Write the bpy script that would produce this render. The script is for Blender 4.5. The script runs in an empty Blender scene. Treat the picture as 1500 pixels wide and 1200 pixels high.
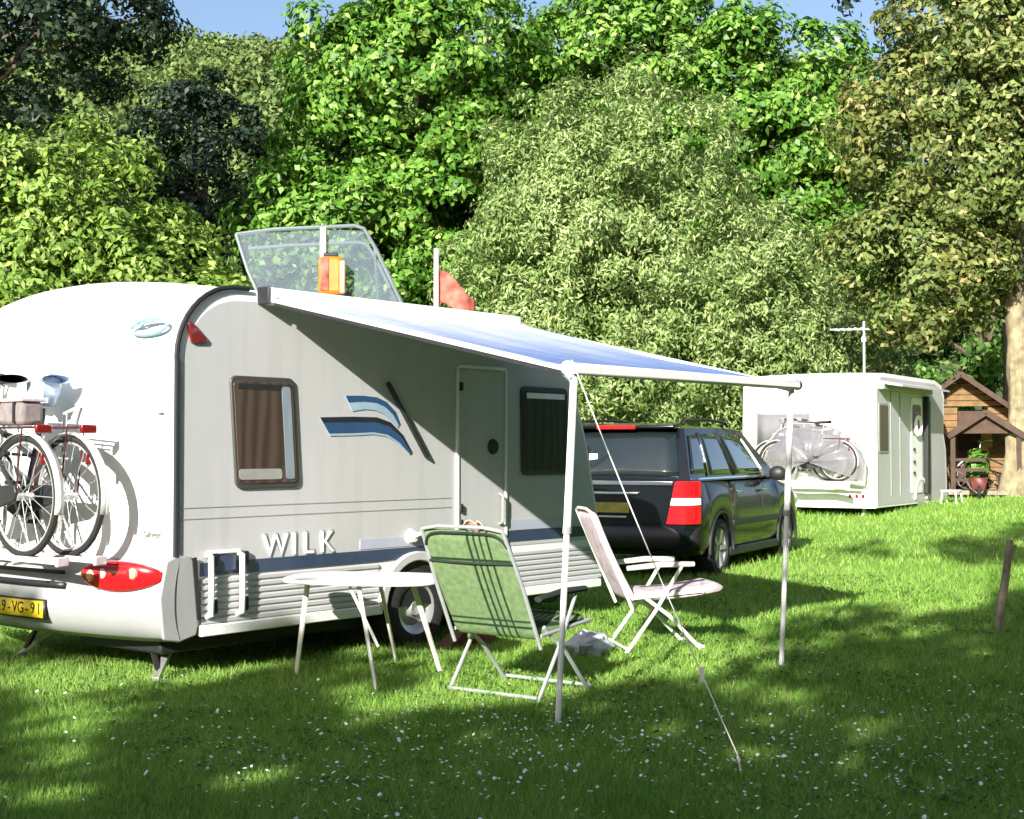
import bpy, bmesh, math, random
import numpy as np
from mathutils import Vector, Matrix

R = math.radians
scene = bpy.context.scene
col = scene.collection

# ------------------------------------------------------------------ camera
cd = bpy.data.cameras.new('camera')
cam = bpy.data.objects.new('camera', cd)
col.objects.link(cam)
cam.location = (0, 0, 1.46)
cam.rotation_euler = (R(90 + 1.676), 0, 0)
cd.sensor_width = 36
cd.lens = 36 * 2050 / 1500
cd.clip_start = .1
cd.clip_end = 2000
scene.camera = cam

# ------------------------------------------------------------------ sky and sun
SUN_TRAVEL = Vector((.95, 2.70, -1.19)).normalized()
w = bpy.data.worlds.new('World')
scene.world = w
w.use_nodes = True
nt = w.node_tree
sky = nt.nodes.new('ShaderNodeTexSky')
sky.sky_type = 'NISHITA'
sky.sun_disc = False
sky.sun_elevation = math.asin(-SUN_TRAVEL.z)
sky.sun_rotation = math.atan2(-SUN_TRAVEL.x, -SUN_TRAVEL.y)
sky.air_density = .85
sky.dust_density = 2.2
sky.ozone_density = 1.0
nt.links.new(sky.outputs[0], nt.nodes['Background'].inputs[0])
nt.nodes['Background'].inputs[1].default_value = .088
sd = bpy.data.lights.new('sun', 'SUN')
sd.energy = 5.0
sd.angle = R(.5)
sd.color = (1.0, .96, .90)
sun = bpy.data.objects.new('sun', sd)
col.objects.link(sun)
sun.rotation_euler = SUN_TRAVEL.to_track_quat('-Z', 'Y').to_euler()
scene.view_settings.view_transform = 'Standard'
scene.view_settings.look = 'None'
scene.view_settings.gamma = 1
scene.view_settings.use_curve_mapping = False
scene.view_settings.exposure = 1.25
scene.cycles.max_bounces = 6
scene.cycles.transparent_max_bounces = 8

# ------------------------------------------------------------------ helpers
class MB:
    def __init__(s):
        s.v = []; s.f = []
    def add(s, vs, fs):
        b = len(s.v)
        s.v += [tuple(p) for p in vs]
        s.f += [tuple(i + b for i in f) for f in fs]
        return s
    def box(s, c, d, rot=None):
        c = Vector(c); hx, hy, hz = d[0] / 2, d[1] / 2, d[2] / 2
        vs = [Vector((x, y, z)) for x in (-hx, hx) for y in (-hy, hy) for z in (-hz, hz)]
        if rot is not None: vs = [rot @ p for p in vs]
        return s.add([p + c for p in vs], [(0, 1, 3, 2), (4, 6, 7, 5), (0, 4, 5, 1), (2, 3, 7, 6), (0, 2, 6, 4), (1, 5, 7, 3)])
    def bar(s, a, b, wd, th, up=(0, 0, 1)):
        a, b = Vector(a), Vector(b); d = b - a; x = d.normalized(); u = Vector(up)
        y = u.cross(x).normalized(); z = x.cross(y)
        return s.box((a + b) / 2, (d.length, wd, th), Matrix((x, y, z)).transposed())
    def tube(s, pts, r, n=8, closed=False, flat=1.0):
        P = [Vector(p) for p in pts]; k = len(P)
        rs = r if isinstance(r, (list, tuple)) else [r] * k
        vs = []; prev = None
        for i in range(k):
            if closed: t = P[(i + 1) % k] - P[i - 1]
            else: t = P[min(i + 1, k - 1)] - P[max(i - 1, 0)]
            t.normalize()
            if prev is None:
                a = Vector((0, 0, 1)) if abs(t.z) < .9 else Vector((1, 0, 0))
            else: a = prev
            x = (a - t * a.dot(t)).normalized(); y = t.cross(x); prev = x
            for j in range(n):
                an = 2 * math.pi * j / n
                vs.append(P[i] + x * math.cos(an) * rs[i] + y * math.sin(an) * rs[i] * flat)
        fs = []
        for i in range(k if closed else k - 1):
            for j in range(n):
                a0 = i * n; b0 = ((i + 1) % k) * n
                fs.append((a0 + j, a0 + (j + 1) % n, b0 + (j + 1) % n, b0 + j))
        if not closed:
            fs.append(tuple(range(n - 1, -1, -1))); fs.append(tuple((k - 1) * n + j for j in range(n)))
        return s.add(vs, fs)
    def prism(s, poly, o, ax, ay, an, depth):
        o, ax, ay, an = Vector(o), Vector(ax), Vector(ay), Vector(an)
        n = len(poly)
        lo = [o + ax * p[0] + ay * p[1] for p in poly]; hi = [p + an * depth for p in lo]
        fs = [tuple(range(n - 1, -1, -1)), tuple(range(n, 2 * n))]
        fs += [(i, (i + 1) % n, n + (i + 1) % n, n + i) for i in range(n)]
        return s.add(lo + hi, fs)
    def lathe(s, prof, c, axis, n=24):
        c = Vector(c); t = Vector(axis).normalized()
        a = Vector((0, 0, 1)) if abs(t.z) < .9 else Vector((1, 0, 0))
        x = (a - t * a.dot(t)).normalized(); y = t.cross(x); k = len(prof)
        vs = [c + t * h + (x * math.cos(2 * math.pi * j / n) + y * math.sin(2 * math.pi * j / n)) * r for r, h in prof for j in range(n)]
        fs = [(i * n + j, i * n + (j + 1) % n, (i + 1) * n + (j + 1) % n, (i + 1) * n + j) for i in range(k - 1) for j in range(n)]
        return s.add(vs, fs)
    def ring(s, c, axis, R0, r, n=32, m=8, ry=None):
        c = Vector(c); t = Vector(axis).normalized()
        a = Vector((0, 0, 1)) if abs(t.z) < .9 else Vector((1, 0, 0))
        x = (a - t * a.dot(t)).normalized(); y = t.cross(x)
        return s.tube([c + x * math.cos(2 * math.pi * j / n) * R0 + y * math.sin(2 * math.pi * j / n) * (ry or R0) for j in range(n)], r, m, closed=True)
    def grid(s, fn, nu, nv, closed_v=False):
        vs = [fn(i / (nu - 1), j / (nv if closed_v else nv - 1)) for i in range(nu) for j in range(nv)]
        fs = []
        for i in range(nu - 1):
            for j in range(nv if closed_v else nv - 1):
                fs.append((i * nv + j, i * nv + (j + 1) % nv, (i + 1) * nv + (j + 1) % nv, (i + 1) * nv + j))
        return s.add(vs, fs)
    def build(s, name, m, parent=None, smooth=True, bev=0, solid=0, label=None, kind=None, ang=35):
        me = bpy.data.meshes.new(name)
        me.from_pydata(s.v, [], s.f); me.validate()
        bm = bmesh.new(); bm.from_mesh(me); bmesh.ops.recalc_face_normals(bm, faces=bm.faces); bm.to_mesh(me); bm.free()
        if smooth:
            me.shade_smooth(); me.set_sharp_from_angle(angle=R(ang))
        o = bpy.data.objects.new(name, me); col.objects.link(o)
        if m: me.materials.append(m)
        if parent: o.parent = parent
        if solid:
            md = o.modifiers.new('solid', 'SOLIDIFY'); md.thickness = solid; md.offset = 0
        if bev:
            md = o.modifiers.new('bevel', 'BEVEL'); md.width = bev; md.segments = 2; md.limit_method = 'ANGLE'; md.angle_limit = R(40)
        if label: o['label'] = label
        if kind: o['kind'] = kind
        return o

def tag(o, label, cat, group=None, kind=None):
    o['label'] = label; o['category'] = cat
    if group: o['group'] = group
    if kind: o['kind'] = kind
    return o

def empty(name, loc, rz, label, cat, group=None):
    o = bpy.data.objects.new(name, None); col.objects.link(o)
    o.location = loc; o.rotation_euler = (0, 0, rz); o.empty_display_size = .2
    return tag(o, label, cat, group)

def copy_tree(o, parent=None):
    c = o.copy(); col.objects.link(c); c.parent = parent
    for ch in list(o.children): copy_tree(ch, c)
    return c

def rrect(x0, x1, z0, z1, r, n=4, skew=0):
    pts = []
    for cx, cz, a0 in ((x1 - r, z1 - r, 0), (x0 + r, z1 - r, 90), (x0 + r, z0 + r, 180), (x1 - r, z0 + r, 270)):
        for i in range(n + 1):
            a = R(a0 + 90 * i / n); pts.append((cx + r * math.cos(a), cz + r * math.sin(a)))
    return [(x + skew * (z1 - z), z) for x, z in pts]

def ramp(nt, fac, stops):
    r = nt.nodes.new('ShaderNodeValToRGB')
    while len(r.color_ramp.elements) < len(stops): r.color_ramp.elements.new(.5)
    for e, (p, c) in zip(r.color_ramp.elements, stops):
        e.position = p; e.color = (*c, 1)
    nt.links.new(fac, r.inputs[0]); return r

def mat(name, c, rough=.5, var=.08, scale=6, bump=0, metal=0, spec=.5, coat=0, dirt=0, streak=False):
    m = bpy.data.materials.new(name); m.use_nodes = True; nt = m.node_tree; b = nt.nodes['Principled BSDF']
    tc = nt.nodes.new('ShaderNodeTexCoord'); nz = nt.nodes.new('ShaderNodeTexNoise')
    nz.inputs['Scale'].default_value = scale; nz.inputs['Detail'].default_value = 5
    nt.links.new(tc.outputs['Object'], nz.inputs['Vector'])
    lo = tuple(x * (1 - var) for x in c); hi = tuple(min(1, x * (1 + var)) for x in c)
    r = ramp(nt, nz.outputs['Fac'], [(.3, lo), (.7, hi)])
    out = r.outputs[0]
    if dirt:
        n2 = nt.nodes.new('ShaderNodeTexNoise'); n2.inputs['Scale'].default_value = scale * .6; n2.inputs['Detail'].default_value = 8
        mp = nt.nodes.new('ShaderNodeMapping'); mp.inputs['Scale'].default_value = (7, 7, .5) if streak else (2.5, 2.5, .35)
        nt.links.new(tc.outputs['Object'], mp.inputs[0]); nt.links.new(mp.outputs[0], n2.inputs['Vector'])
        r2 = ramp(nt, n2.outputs['Fac'], [(.5, (0, 0, 0)), (.78, (dirt, dirt, dirt))])
        mx = nt.nodes.new('ShaderNodeMix'); mx.data_type = 'RGBA'
        nt.links.new(r2.outputs[0], mx.inputs[0]); nt.links.new(out, mx.inputs[6]); mx.inputs[7].default_value = (c[0] * .55, c[1] * .54, c[2] * .46, 1)
        out = mx.outputs[2]
    nt.links.new(out, b.inputs['Base Color'])
    b.inputs['Roughness'].default_value = rough; b.inputs['Metallic'].default_value = metal
    b.inputs['Specular IOR Level'].default_value = spec; b.inputs['Coat Weight'].default_value = coat
    if coat: b.inputs['Coat Roughness'].default_value = .04
    if bump:
        bp = nt.nodes.new('ShaderNodeBump'); bp.inputs['Strength'].default_value = bump; bp.inputs['Distance'].default_value = .01
        n3 = nt.nodes.new('ShaderNodeTexNoise'); n3.inputs['Scale'].default_value = scale * 12; n3.inputs['Detail'].default_value = 3
        nt.links.new(tc.outputs['Object'], n3.inputs['Vector']); nt.links.new(n3.outputs['Fac'], bp.inputs['Height'])
        nt.links.new(bp.outputs[0], b.inputs['Normal'])
    return m

def curtain_mat(name, a, c):
    m = bpy.data.materials.new(name); m.use_nodes = True; nt = m.node_tree; b = nt.nodes['Principled BSDF']
    tc = nt.nodes.new('ShaderNodeTexCoord'); wv = nt.nodes.new('ShaderNodeTexWave'); wv.bands_direction = 'X'
    wv.inputs['Scale'].default_value = 3.2; wv.inputs['Distortion'].default_value = 7; wv.inputs['Detail'].default_value = 2
    mp = nt.nodes.new('ShaderNodeMapping'); mp.inputs['Scale'].default_value = (1, 1, .25)
    nt.links.new(tc.outputs['Object'], mp.inputs[0]); nt.links.new(mp.outputs[0], wv.inputs['Vector'])
    r = ramp(nt, wv.outputs['Fac'], [(.1, a), (.9, c)]); nt.links.new(r.outputs[0], b.inputs['Base Color'])
    b.inputs['Roughness'].default_value = .35; b.inputs['Coat Weight'].default_value = .7; b.inputs['Coat Roughness'].default_value = .05
    return m

def clear_mat(name, c, keep):
    m = bpy.data.materials.new(name); m.use_nodes = True; nt = m.node_tree; b = nt.nodes['Principled BSDF']
    b.inputs['Base Color'].default_value = (*c, 1); b.inputs['Roughness'].default_value = .08
    t = nt.nodes.new('ShaderNodeBsdfTransparent'); mx = nt.nodes.new('ShaderNodeMixShader')
    tc = nt.nodes.new('ShaderNodeTexCoord'); nz = nt.nodes.new('ShaderNodeTexNoise'); nz.inputs['Scale'].default_value = 5
    nt.links.new(tc.outputs['Object'], nz.inputs['Vector'])
    mr = nt.nodes.new('ShaderNodeMapRange'); mr.inputs[3].default_value = keep * .7; mr.inputs[4].default_value = min(1, keep * 1.3)
    nt.links.new(nz.outputs['Fac'], mr.inputs[0]); nt.links.new(mr.outputs[0], mx.inputs[0])
    nt.links.new(t.outputs[0], mx.inputs[1]); nt.links.new(b.outputs[0], mx.inputs[2])
    nt.links.new(mx.outputs[0], nt.nodes['Material Output'].inputs[0]); return m

def leaf_mat(name, stops, trans=.35, rough=.5, patch=None, spec=.3):
    m = bpy.data.materials.new(name); m.use_nodes = True; nt = m.node_tree; b = nt.nodes['Principled BSDF']
    g = nt.nodes.new('ShaderNodeNewGeometry')
    r = ramp(nt, g.outputs['Random Per Island'], stops); out = r.outputs[0]
    if patch:
        tc = nt.nodes.new('ShaderNodeTexCoord'); nz = nt.nodes.new('ShaderNodeTexNoise'); nz.inputs['Scale'].default_value = patch[0]
        nt.links.new(tc.outputs['Object'], nz.inputs['Vector'])
        f = ramp(nt, nz.outputs['Fac'], [(.45, (0, 0, 0)), (.62, (1, 1, 1))])
        mx = nt.nodes.new('ShaderNodeMix'); mx.data_type = 'RGBA'; mx.blend_type = 'MULTIPLY'
        nt.links.new(f.outputs[0], mx.inputs[0]); nt.links.new(out, mx.inputs[6]); mx.inputs[7].default_value = (*patch[1], 1); out = mx.outputs[2]
    nt.links.new(out, b.inputs['Base Color']); b.inputs['Roughness'].default_value = rough; b.inputs['Specular IOR Level'].default_value = spec
    tr = nt.nodes.new('ShaderNodeBsdfTranslucent'); nt.links.new(out, tr.inputs[0])
    ms = nt.nodes.new('ShaderNodeMixShader'); ms.inputs[0].default_value = trans
    nt.links.new(b.outputs[0], ms.inputs[1]); nt.links.new(tr.outputs[0], ms.inputs[2])
    nt.links.new(ms.outputs[0], nt.nodes['Material Output'].inputs[0]); return m

def np_mesh(name, V, F, m, parent=None, smooth=False):
    me = bpy.data.meshes.new(name); n = len(V); k = F.shape[1]; nf = len(F)
    me.vertices.add(n); me.vertices.foreach_set('co', V.astype(np.float32).ravel())
    me.loops.add(nf * k); me.loops.foreach_set('vertex_index', F.astype(np.int32).ravel())
    me.polygons.add(nf); me.polygons.foreach_set('loop_start', np.arange(0, nf * k, k, dtype=np.int32))
    me.update(calc_edges=True); me.materials.append(m)
    if smooth: me.shade_smooth()
    o = bpy.data.objects.new(name, me); col.objects.link(o)
    if parent: o.parent = parent
    return o

def text_mesh(name, s, size, depth, m, parent, mtx, label=None):
    cu = bpy.data.curves.new(name, 'FONT'); cu.body = s; cu.size = size; cu.extrude = depth; cu.align_x = 'CENTER'; cu.align_y = 'CENTER'; cu.resolution_u = 3
    tmp = bpy.data.objects.new(name + '_curve', cu); col.objects.link(tmp)
    me = bpy.data.meshes.new_from_object(tmp.evaluated_get(bpy.context.evaluated_depsgraph_get()))
    bpy.data.objects.remove(tmp); bpy.data.curves.remove(cu)
    me.transform(mtx); me.materials.clear(); me.materials.append(m)
    o = bpy.data.objects.new(name, me); col.objects.link(o); o.parent = parent
    if label: o['label'] = label
    return o

def sp(x, wd=1.0):
    x = np.asarray(x, float) / wd
    return wd * np.log1p(np.exp(np.minimum(x, 30))) + np.where(x > 30, (x - 30) * wd, 0)
def ground_z(x, y):
    x = np.asarray(x, float); y = np.asarray(y, float)
    z = .022 * (sp(y - 11.8) - sp(y - 48, 4)) + .05 * (sp(x - 5.2) - sp(x - 14, 2)) * np.clip((y - 4) / 12, 0, 1)
    z = z + .018 * np.sin(x * .9 + 1.3) * np.sin(y * .7) + .01 * np.sin(x * 2.3 + y * 1.7)
    return z
def gz(x, y): return float(ground_z(x, y))

# ------------------------------------------------------------------ materials
M = dict(
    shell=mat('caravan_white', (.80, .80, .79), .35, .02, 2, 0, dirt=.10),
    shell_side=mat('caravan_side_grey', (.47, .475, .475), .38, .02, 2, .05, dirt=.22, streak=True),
    shell_two=mat('old_caravan_white', (.80, .80, .78), .4, .03, 2, 0, dirt=.22),
    bumper=mat('bumper_grey', (.33, .335, .335), .4, .06, 3, 0, dirt=.2),
    black=mat('black_rubber', (.012, .012, .013), .6, .2, 20),
    trim=mat('dark_trim', (.02, .02, .022), .45, .2, 10),
    white=mat('white_plastic', (.80, .80, .78), .4, .04, 8),
    red=mat('red_lens', (.46, .008, .012), .15, .25, 25, coat=.6),
    dark_red=mat('dark_red_lens', (.16, .01, .01), .2, .2, 20, coat=.5),
    clear=mat('clear_lens', (.82, .80, .76), .15, .05, 20, coat=.5),
    amber=mat('amber_lens', (.75, .35, .25), .2, .1, 20, coat=.5),
    yellow=mat('plate_yellow', (.75, .55, .02), .4, .06, 20),
    plate_shaded=mat('shaded_yellow_plate', (.32, .28, .05), .5, .25, 20),  # car plate yellow darkened, the caravan's shadow put into its colour
    pane_lilac=mat('lilac_grey_pane', (.17, .165, .18), .3, .1, 6),
    blind=curtain_mat('brown_curtain_pane', (.050, .034, .026), (.085, .060, .044)),
    blind_edge=mat('window_acrylic_edge', (.22, .27, .31), .15, .1, 5, coat=.5),
    frame_dark=mat('window_frame_dark', (.05, .05, .045), .45, .1, 10),
    frame=mat('window_frame_grey', (.28, .28, .26), .5, .1, 10),
    darkwin=curtain_mat('dark_curtain_pane', (.014, .014, .014), (.034, .032, .029)),
    blue=mat('decal_blue', (.03, .075, .17), .3, .12, 6),
    ltblue=mat('decal_pale_blue', (.30, .42, .52), .3, .12, 6),
    teal=mat('logo_teal', (.22, .36, .40), .4, .1, 10),
    stripe=mat('stripe_navy', (.035, .055, .10), .3, .15, 4),
    stripe_grey=mat('stripe_grey', (.40, .42, .50), .3, .08, 4),
    silver=mat('letter_silver', (.84, .84, .82), .35, .03, 8),
    lettergrey=mat('letter_grey', (.22, .22, .21), .5, .1, 8),
    steel=mat('galvanised_steel', (.45, .45, .43), .42, .12, 10, metal=.7),
    tyre=mat('tyre', (.014, .014, .014), .8, .25, 30, .2),
    rim=mat('rim_silver', (.52, .52, .52), .3, .06, 10, metal=.6),
    paint=mat('dark_blue_car_paint', (.005, .007, .009), .2, .1, 3, spec=.3, coat=.45),
    glass=mat('car_glass', (.012, .018, .018), .04, .2, 2, coat=1.0, spec=.8),
    chrome=mat('chrome', (.7, .72, .75), .15, .03, 8, metal=1),
    plastic=mat('black_plastic', (.018, .018, .02), .5, .15, 12),
    pole=mat('awning_pole_white', (.78, .78, .76), .35, .04, 8),
    rope=mat('white_rope', (.75, .73, .66), .8, .1, 40),
    chair_white=mat('chair_frame_white', (.72, .71, .62), .4, .05, 10),
    chair_grey=mat('chair_frame_grey', (.42, .45, .44), .35, .08, 10, metal=.3),
    piping=mat('dark_piping', (.012, .022, .014), .8, .1, 20),
    fabric_pale=mat('pale_pink_fabric', (.50, .42, .44), .9, .25, 14, .3),
    cloth=mat('pink_cloth', (.55, .33, .27), .9, .2, 20, .3),
    table=mat('table_top_white', (.80, .80, .77), .35, .03, 6),
    redblock=mat('red_plastic', (.11, .02, .017), .5, .15, 10),
    bag=mat('blue_white_plastic', (.45, .50, .60), .45, .35, 14, .3),
    bikeframe=mat('bike_dark_frame', (.03, .03, .035), .3, .1, 10, coat=.5),
    bikered=mat('bike_dark_red', (.07, .015, .018), .4, .2, 14),
    bikesilver=mat('bike_silver', (.62, .62, .60), .28, .06, 10, metal=.6),
    fender=mat('bike_mudguard', (.60, .58, .52), .35, .1, 10),
    saddle=mat('saddle_black', (.02, .016, .016), .6, .1, 12),
    bluebag=mat('pale_blue_cover', (.40, .50, .66), .6, .2, 12, .3),
    pannier=mat('grey_pannier', (.20, .17, .165), .85, .25, 18, .3),
    orange=mat('orange_float', (.85, .16, .01), .5, .2, 10),
    flag=mat('flag_red', (.40, .10, .07), .85, .75, 7),
    hullw=mat('boat_white', (.78, .78, .76), .3, .03, 3, coat=.3),
    screen=clear_mat('boat_screen_clear', (.16, .20, .24), .34),
    frame_alu=mat('boat_frame', (.24, .28, .29), .3, .06, 10, metal=.5),
    wood=mat('cabin_wood', (.17, .095, .03), .75, .3, 5, .3),
    wood_pale=mat('pale_wood', (.50, .32, .07), .7, .2, 8),
    wood_dark=mat('cabin_dark_wood', (.055, .028, .016), .75, .3, 8, .3),
    roof=mat('cabin_roof', (.15, .10, .08), .85, .3, 10, .4),
    oldwood=mat('weathered_wood', (.22, .19, .14), .9, .35, 12, .5),
    bark=mat('bark', (.10, .075, .055), .95, .4, 8, .8),
    bark_light=mat('pale_bark', (.25, .21, .125), .95, .5, 5, 1.0, dirt=.9, streak=True),
    plant=mat('potted_green', (.06, .17, .05), .7, .3, 12),
    film=clear_mat('pale_film', (.17, .165, .18), .80),
    cover=mat('pale_bike_cover', (.62, .62, .64), .55, .12, 5, .3),
)

# ------------------------------------------------------------------ ground
def make_ground():
    m = bpy.data.materials.new('lawn'); m.use_nodes = True; nt = m.node_tree; b = nt.nodes['Principled BSDF']
    tc = nt.nodes.new('ShaderNodeTexCoord')
    n1 = nt.nodes.new('ShaderNodeTexNoise'); n1.inputs['Scale'].default_value = .55; n1.inputs['Detail'].default_value = 6
    n2 = nt.nodes.new('ShaderNodeTexNoise'); n2.inputs['Scale'].default_value = 14; n2.inputs['Detail'].default_value = 6
    for n in (n1, n2): nt.links.new(tc.outputs['Object'], n.inputs['Vector'])
    r1 = ramp(nt, n1.outputs['Fac'], [(.3, (.16, .30, .045)), (.7, (.27, .41, .07))])
    r2 = ramp(nt, n2.outputs['Fac'], [(.25, (.50, .55, .45)), (.7, (1.1, 1.1, 1.0))])
    mx = nt.nodes.new('ShaderNodeMix'); mx.data_type = 'RGBA'; mx.blend_type = 'MULTIPLY'; mx.inputs[0].default_value = 1
    nt.links.new(r1.outputs[0], mx.inputs[6]); nt.links.new(r2.outputs[0], mx.inputs[7])
    nt.links.new(mx.outputs[2], b.inputs['Base Color']); b.inputs['Roughness'].default_value = .85; b.inputs['Specular IOR Level'].default_value = .15
    bp = nt.nodes.new('ShaderNodeBump'); bp.inputs['Strength'].default_value = .7; bp.inputs['Distance'].default_value = .03
    n3 = nt.nodes.new('ShaderNodeTexNoise'); n3.inputs['Scale'].default_value = 40; n3.inputs['Detail'].default_value = 4
    nt.links.new(tc.outputs['Object'], n3.inputs['Vector']); nt.links.new(n3.outputs['Fac'], bp.inputs['Height']); nt.links.new(bp.outputs[0], b.inputs['Normal'])
    xs = np.concatenate([np.linspace(-600, -30, 24), np.linspace(-28, 28, 141), np.linspace(30, 600, 24)])
    ys = np.concatenate([np.linspace(-300, -12, 16), np.linspace(-10, 45, 139), np.linspace(48, 900, 40)])
    X, Y = np.meshgrid(xs, ys, indexing='ij'); Z = ground_z(X, Y)
    V = np.stack([X, Y, Z], -1).reshape(-1, 3); ny = len(ys)
    i, j = np.meshgrid(np.arange(len(xs) - 1), np.arange(ny - 1), indexing='ij'); a = (i * ny + j).ravel()
    o = np_mesh('ground', V, np.stack([a, a + ny, a + ny + 1, a + 1], 1), m, smooth=True)
    o['kind'] = 'structure'; o['label'] = 'mown lawn sloping up gently to the right'
make_ground()

def make_grass():
    rng = np.random.default_rng(5)
    gm = leaf_mat('grass_blade', [(0, (.12, .25, .04)), (.5, (.23, .42, .07)), (.85, (.34, .51, .10)), (1, (.46, .50, .20))], .4, .6, (.5, (.75, .85, .7)))
    out = []
    for y0, y1, n, h, wd in ((4.9, 7.5, 110000, .042, .0055), (7.5, 11, 120000, .045, .008), (11, 16, 90000, .05, .012), (16, 34, 90000, .06, .02)):
        y = np.sqrt(rng.uniform(y0 ** 2, y1 ** 2, n)); x = rng.uniform(-.40, .42, n) * y
        k = np.sin(x * 1.9 + np.sin(y * 1.3) * 2) * np.sin(y * 2.3 + x) * .35 + np.sin(x * 7 + y * 5) * .15
        hh = h * np.clip(rng.normal(1, .4, n) + k * 1.0, .2, 2.8)
        a = rng.uniform(0, 2 * np.pi, n); ln = rng.uniform(.1, .9, n) * hh; b = rng.uniform(0, 2 * np.pi, n)
        z = ground_z(x, y) - .003
        dx, dy = np.cos(a) * wd / 2, np.sin(a) * wd / 2
        P = np.stack([x, y, z], -1)
        A = P - np.stack([dx, dy, 0 * x], -1); B = P + np.stack([dx, dy, 0 * x], -1)
        T = P + np.stack([np.cos(b) * ln, np.sin(b) * ln, hh], -1)
        out.append(np.stack([A, B, T], 1).reshape(-1, 3))
    V = np.concatenate(out); o = np_mesh('grass', V, np.arange(len(V)).reshape(-1, 3), gm)
    o['kind'] = 'stuff'; o['label'] = 'short green grass blades of the lawn'; o['category'] = 'grass'
make_grass()

def make_weeds():
    rng = np.random.default_rng(17); n = 5200
    y = np.sqrt(rng.uniform(5 ** 2, 15 ** 2, n)); x = rng.uniform(-.4, .42, n) * y
    k = np.sin(x * 2.1 + 1) * np.sin(y * 1.7 + x * .6) + rng.normal(0, .5, n); x, y = x[k > .15], y[k > .15]; n = len(x)
    cx = np.repeat(x, 6) + rng.normal(0, .022, n * 6); cy = np.repeat(y, 6) + rng.normal(0, .022, n * 6)
    C = np.stack([cx, cy, ground_z(cx, cy) + rng.uniform(.02, .05, n * 6)], -1)
    N = np.stack([rng.normal(0, .45, n * 6), rng.normal(0, .45, n * 6), np.ones(n * 6)], -1); N /= np.linalg.norm(N, axis=1, keepdims=True)
    V = leaf_quads(C, N, .030, .020, rng)
    m = leaf_mat('clover_leaf', [(0, (.06, .15, .03)), (.6, (.13, .27, .05)), (1, (.24, .37, .09))], .3, .55)
    o = np_mesh('clover', V, np.arange(len(V)).reshape(-1, 4), m); o['kind'] = 'stuff'; o['label'] = 'patches of clover and small weeds in the lawn'; o['category'] = 'weeds'

def make_daisies():
    rng = np.random.default_rng(9)
    m = mat('daisy_white', (.85, .85, .80), .7, .05, 30)
    V = []; F = []
    cl = [(-1.35, 6.6, .35, 26), (-.45, 6.0, .35, 30), (-.2, 6.7, .5, 26), (.25, 7.0, .45, 50), (-.35, 7.3, .5, 40), (1.0, 7.3, .5, 30),
          (1.6, 7.0, .5, 34), (1.9, 6.3, .5, 34), (2.3, 7.8, .6, 30), (.9, 5.7, .4, 12), (-.6, 5.55, .3, 8), (2.3, 6.7, .5, 26), (1.3, 6.2, .4, 24), (-1.8, 7.6, .5, 10), (2.9, 8.8, .8, 24)]
    pts = [(rng.normal(cx, s), rng.normal(cy, s * .9)) for cx, cy, s, n in cl for _ in range(int(n * 2.6))] + [(rng.uniform(-2.6, 3.2), rng.uniform(5.3, 9)) for _ in range(110)]
    for x, y in pts:
        if y < 4.8: continue
        z = gz(x, y) + rng.uniform(.035, .06); r = rng.uniform(.005, .0105); b = len(V); tx, ty = rng.normal(0, .35, 2)
        V.append((x, y, z + .003))
        for k in range(7):
            a = 2 * np.pi * k / 7; V.append((x + r * np.cos(a), y + r * np.sin(a), z + r * (np.cos(a) * tx + np.sin(a) * ty)))
        F += [(b, b + 1 + k, b + 1 + (k + 1) % 7) for k in range(7)]
    o = np_mesh('daisies', np.array(V), np.array(F), m); o['kind'] = 'stuff'; o['label'] = 'small white daisies scattered in the shaded grass'; o['category'] = 'flowers'
make_daisies()

# ------------------------------------------------------------------ hill and far wood
def hill_z(x, y):
    t = np.clip((y - 62) / 135, 0, 1); t = t * t * (3 - 2 * t)
    return ground_z(x, y) + t * (47 + 5 * np.sin(x * .03 + 1.0) + 3 * np.sin(x * .085)) * np.clip(1.05 - np.clip(x, 0, 999) * .0045, .4, 1.1)
def make_hill():
    xs = np.linspace(-260, 260, 61); ys = np.linspace(60, 330, 41)
    X, Y = np.meshgrid(xs, ys, indexing='ij'); V = np.stack([X, Y, hill_z(X, Y) - .3], -1).reshape(-1, 3); ny = len(ys)
    i, j = np.meshgrid(np.arange(60), np.arange(ny - 1), indexing='ij'); a = (i * ny + j).ravel()
    o = np_mesh('hill', V, np.stack([a, a + ny, a + ny + 1, a + 1], 1), mat('hill_soil', (.05, .07, .02), .9, .3, .1), smooth=True)
    o['kind'] = 'structure'; o['label'] = 'wooded hill rising behind the trees'

def leaf_quads(C, Nn, L, W, rng, droop=0.0, fold=.25):
    n = len(C)
    r = rng.normal(size=(n, 3)); r[:, 2] -= droop
    a = r - Nn * np.sum(r * Nn, 1, keepdims=True); a /= np.linalg.norm(a, axis=1, keepdims=True) + 1e-9
    b = np.cross(Nn, a); l = L * rng.uniform(.65, 1.35, (n, 1)); ww = W * rng.uniform(.65, 1.35, (n, 1))
    mid = C - a * l * .08
    V = np.stack([C - a * l / 2, mid + b * ww / 2 + Nn * ww * fold, C + a * l / 2 - Nn * l * .1, mid - b * ww / 2 + Nn * ww * fold], 1)
    return V.reshape(-1, 3)

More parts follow.
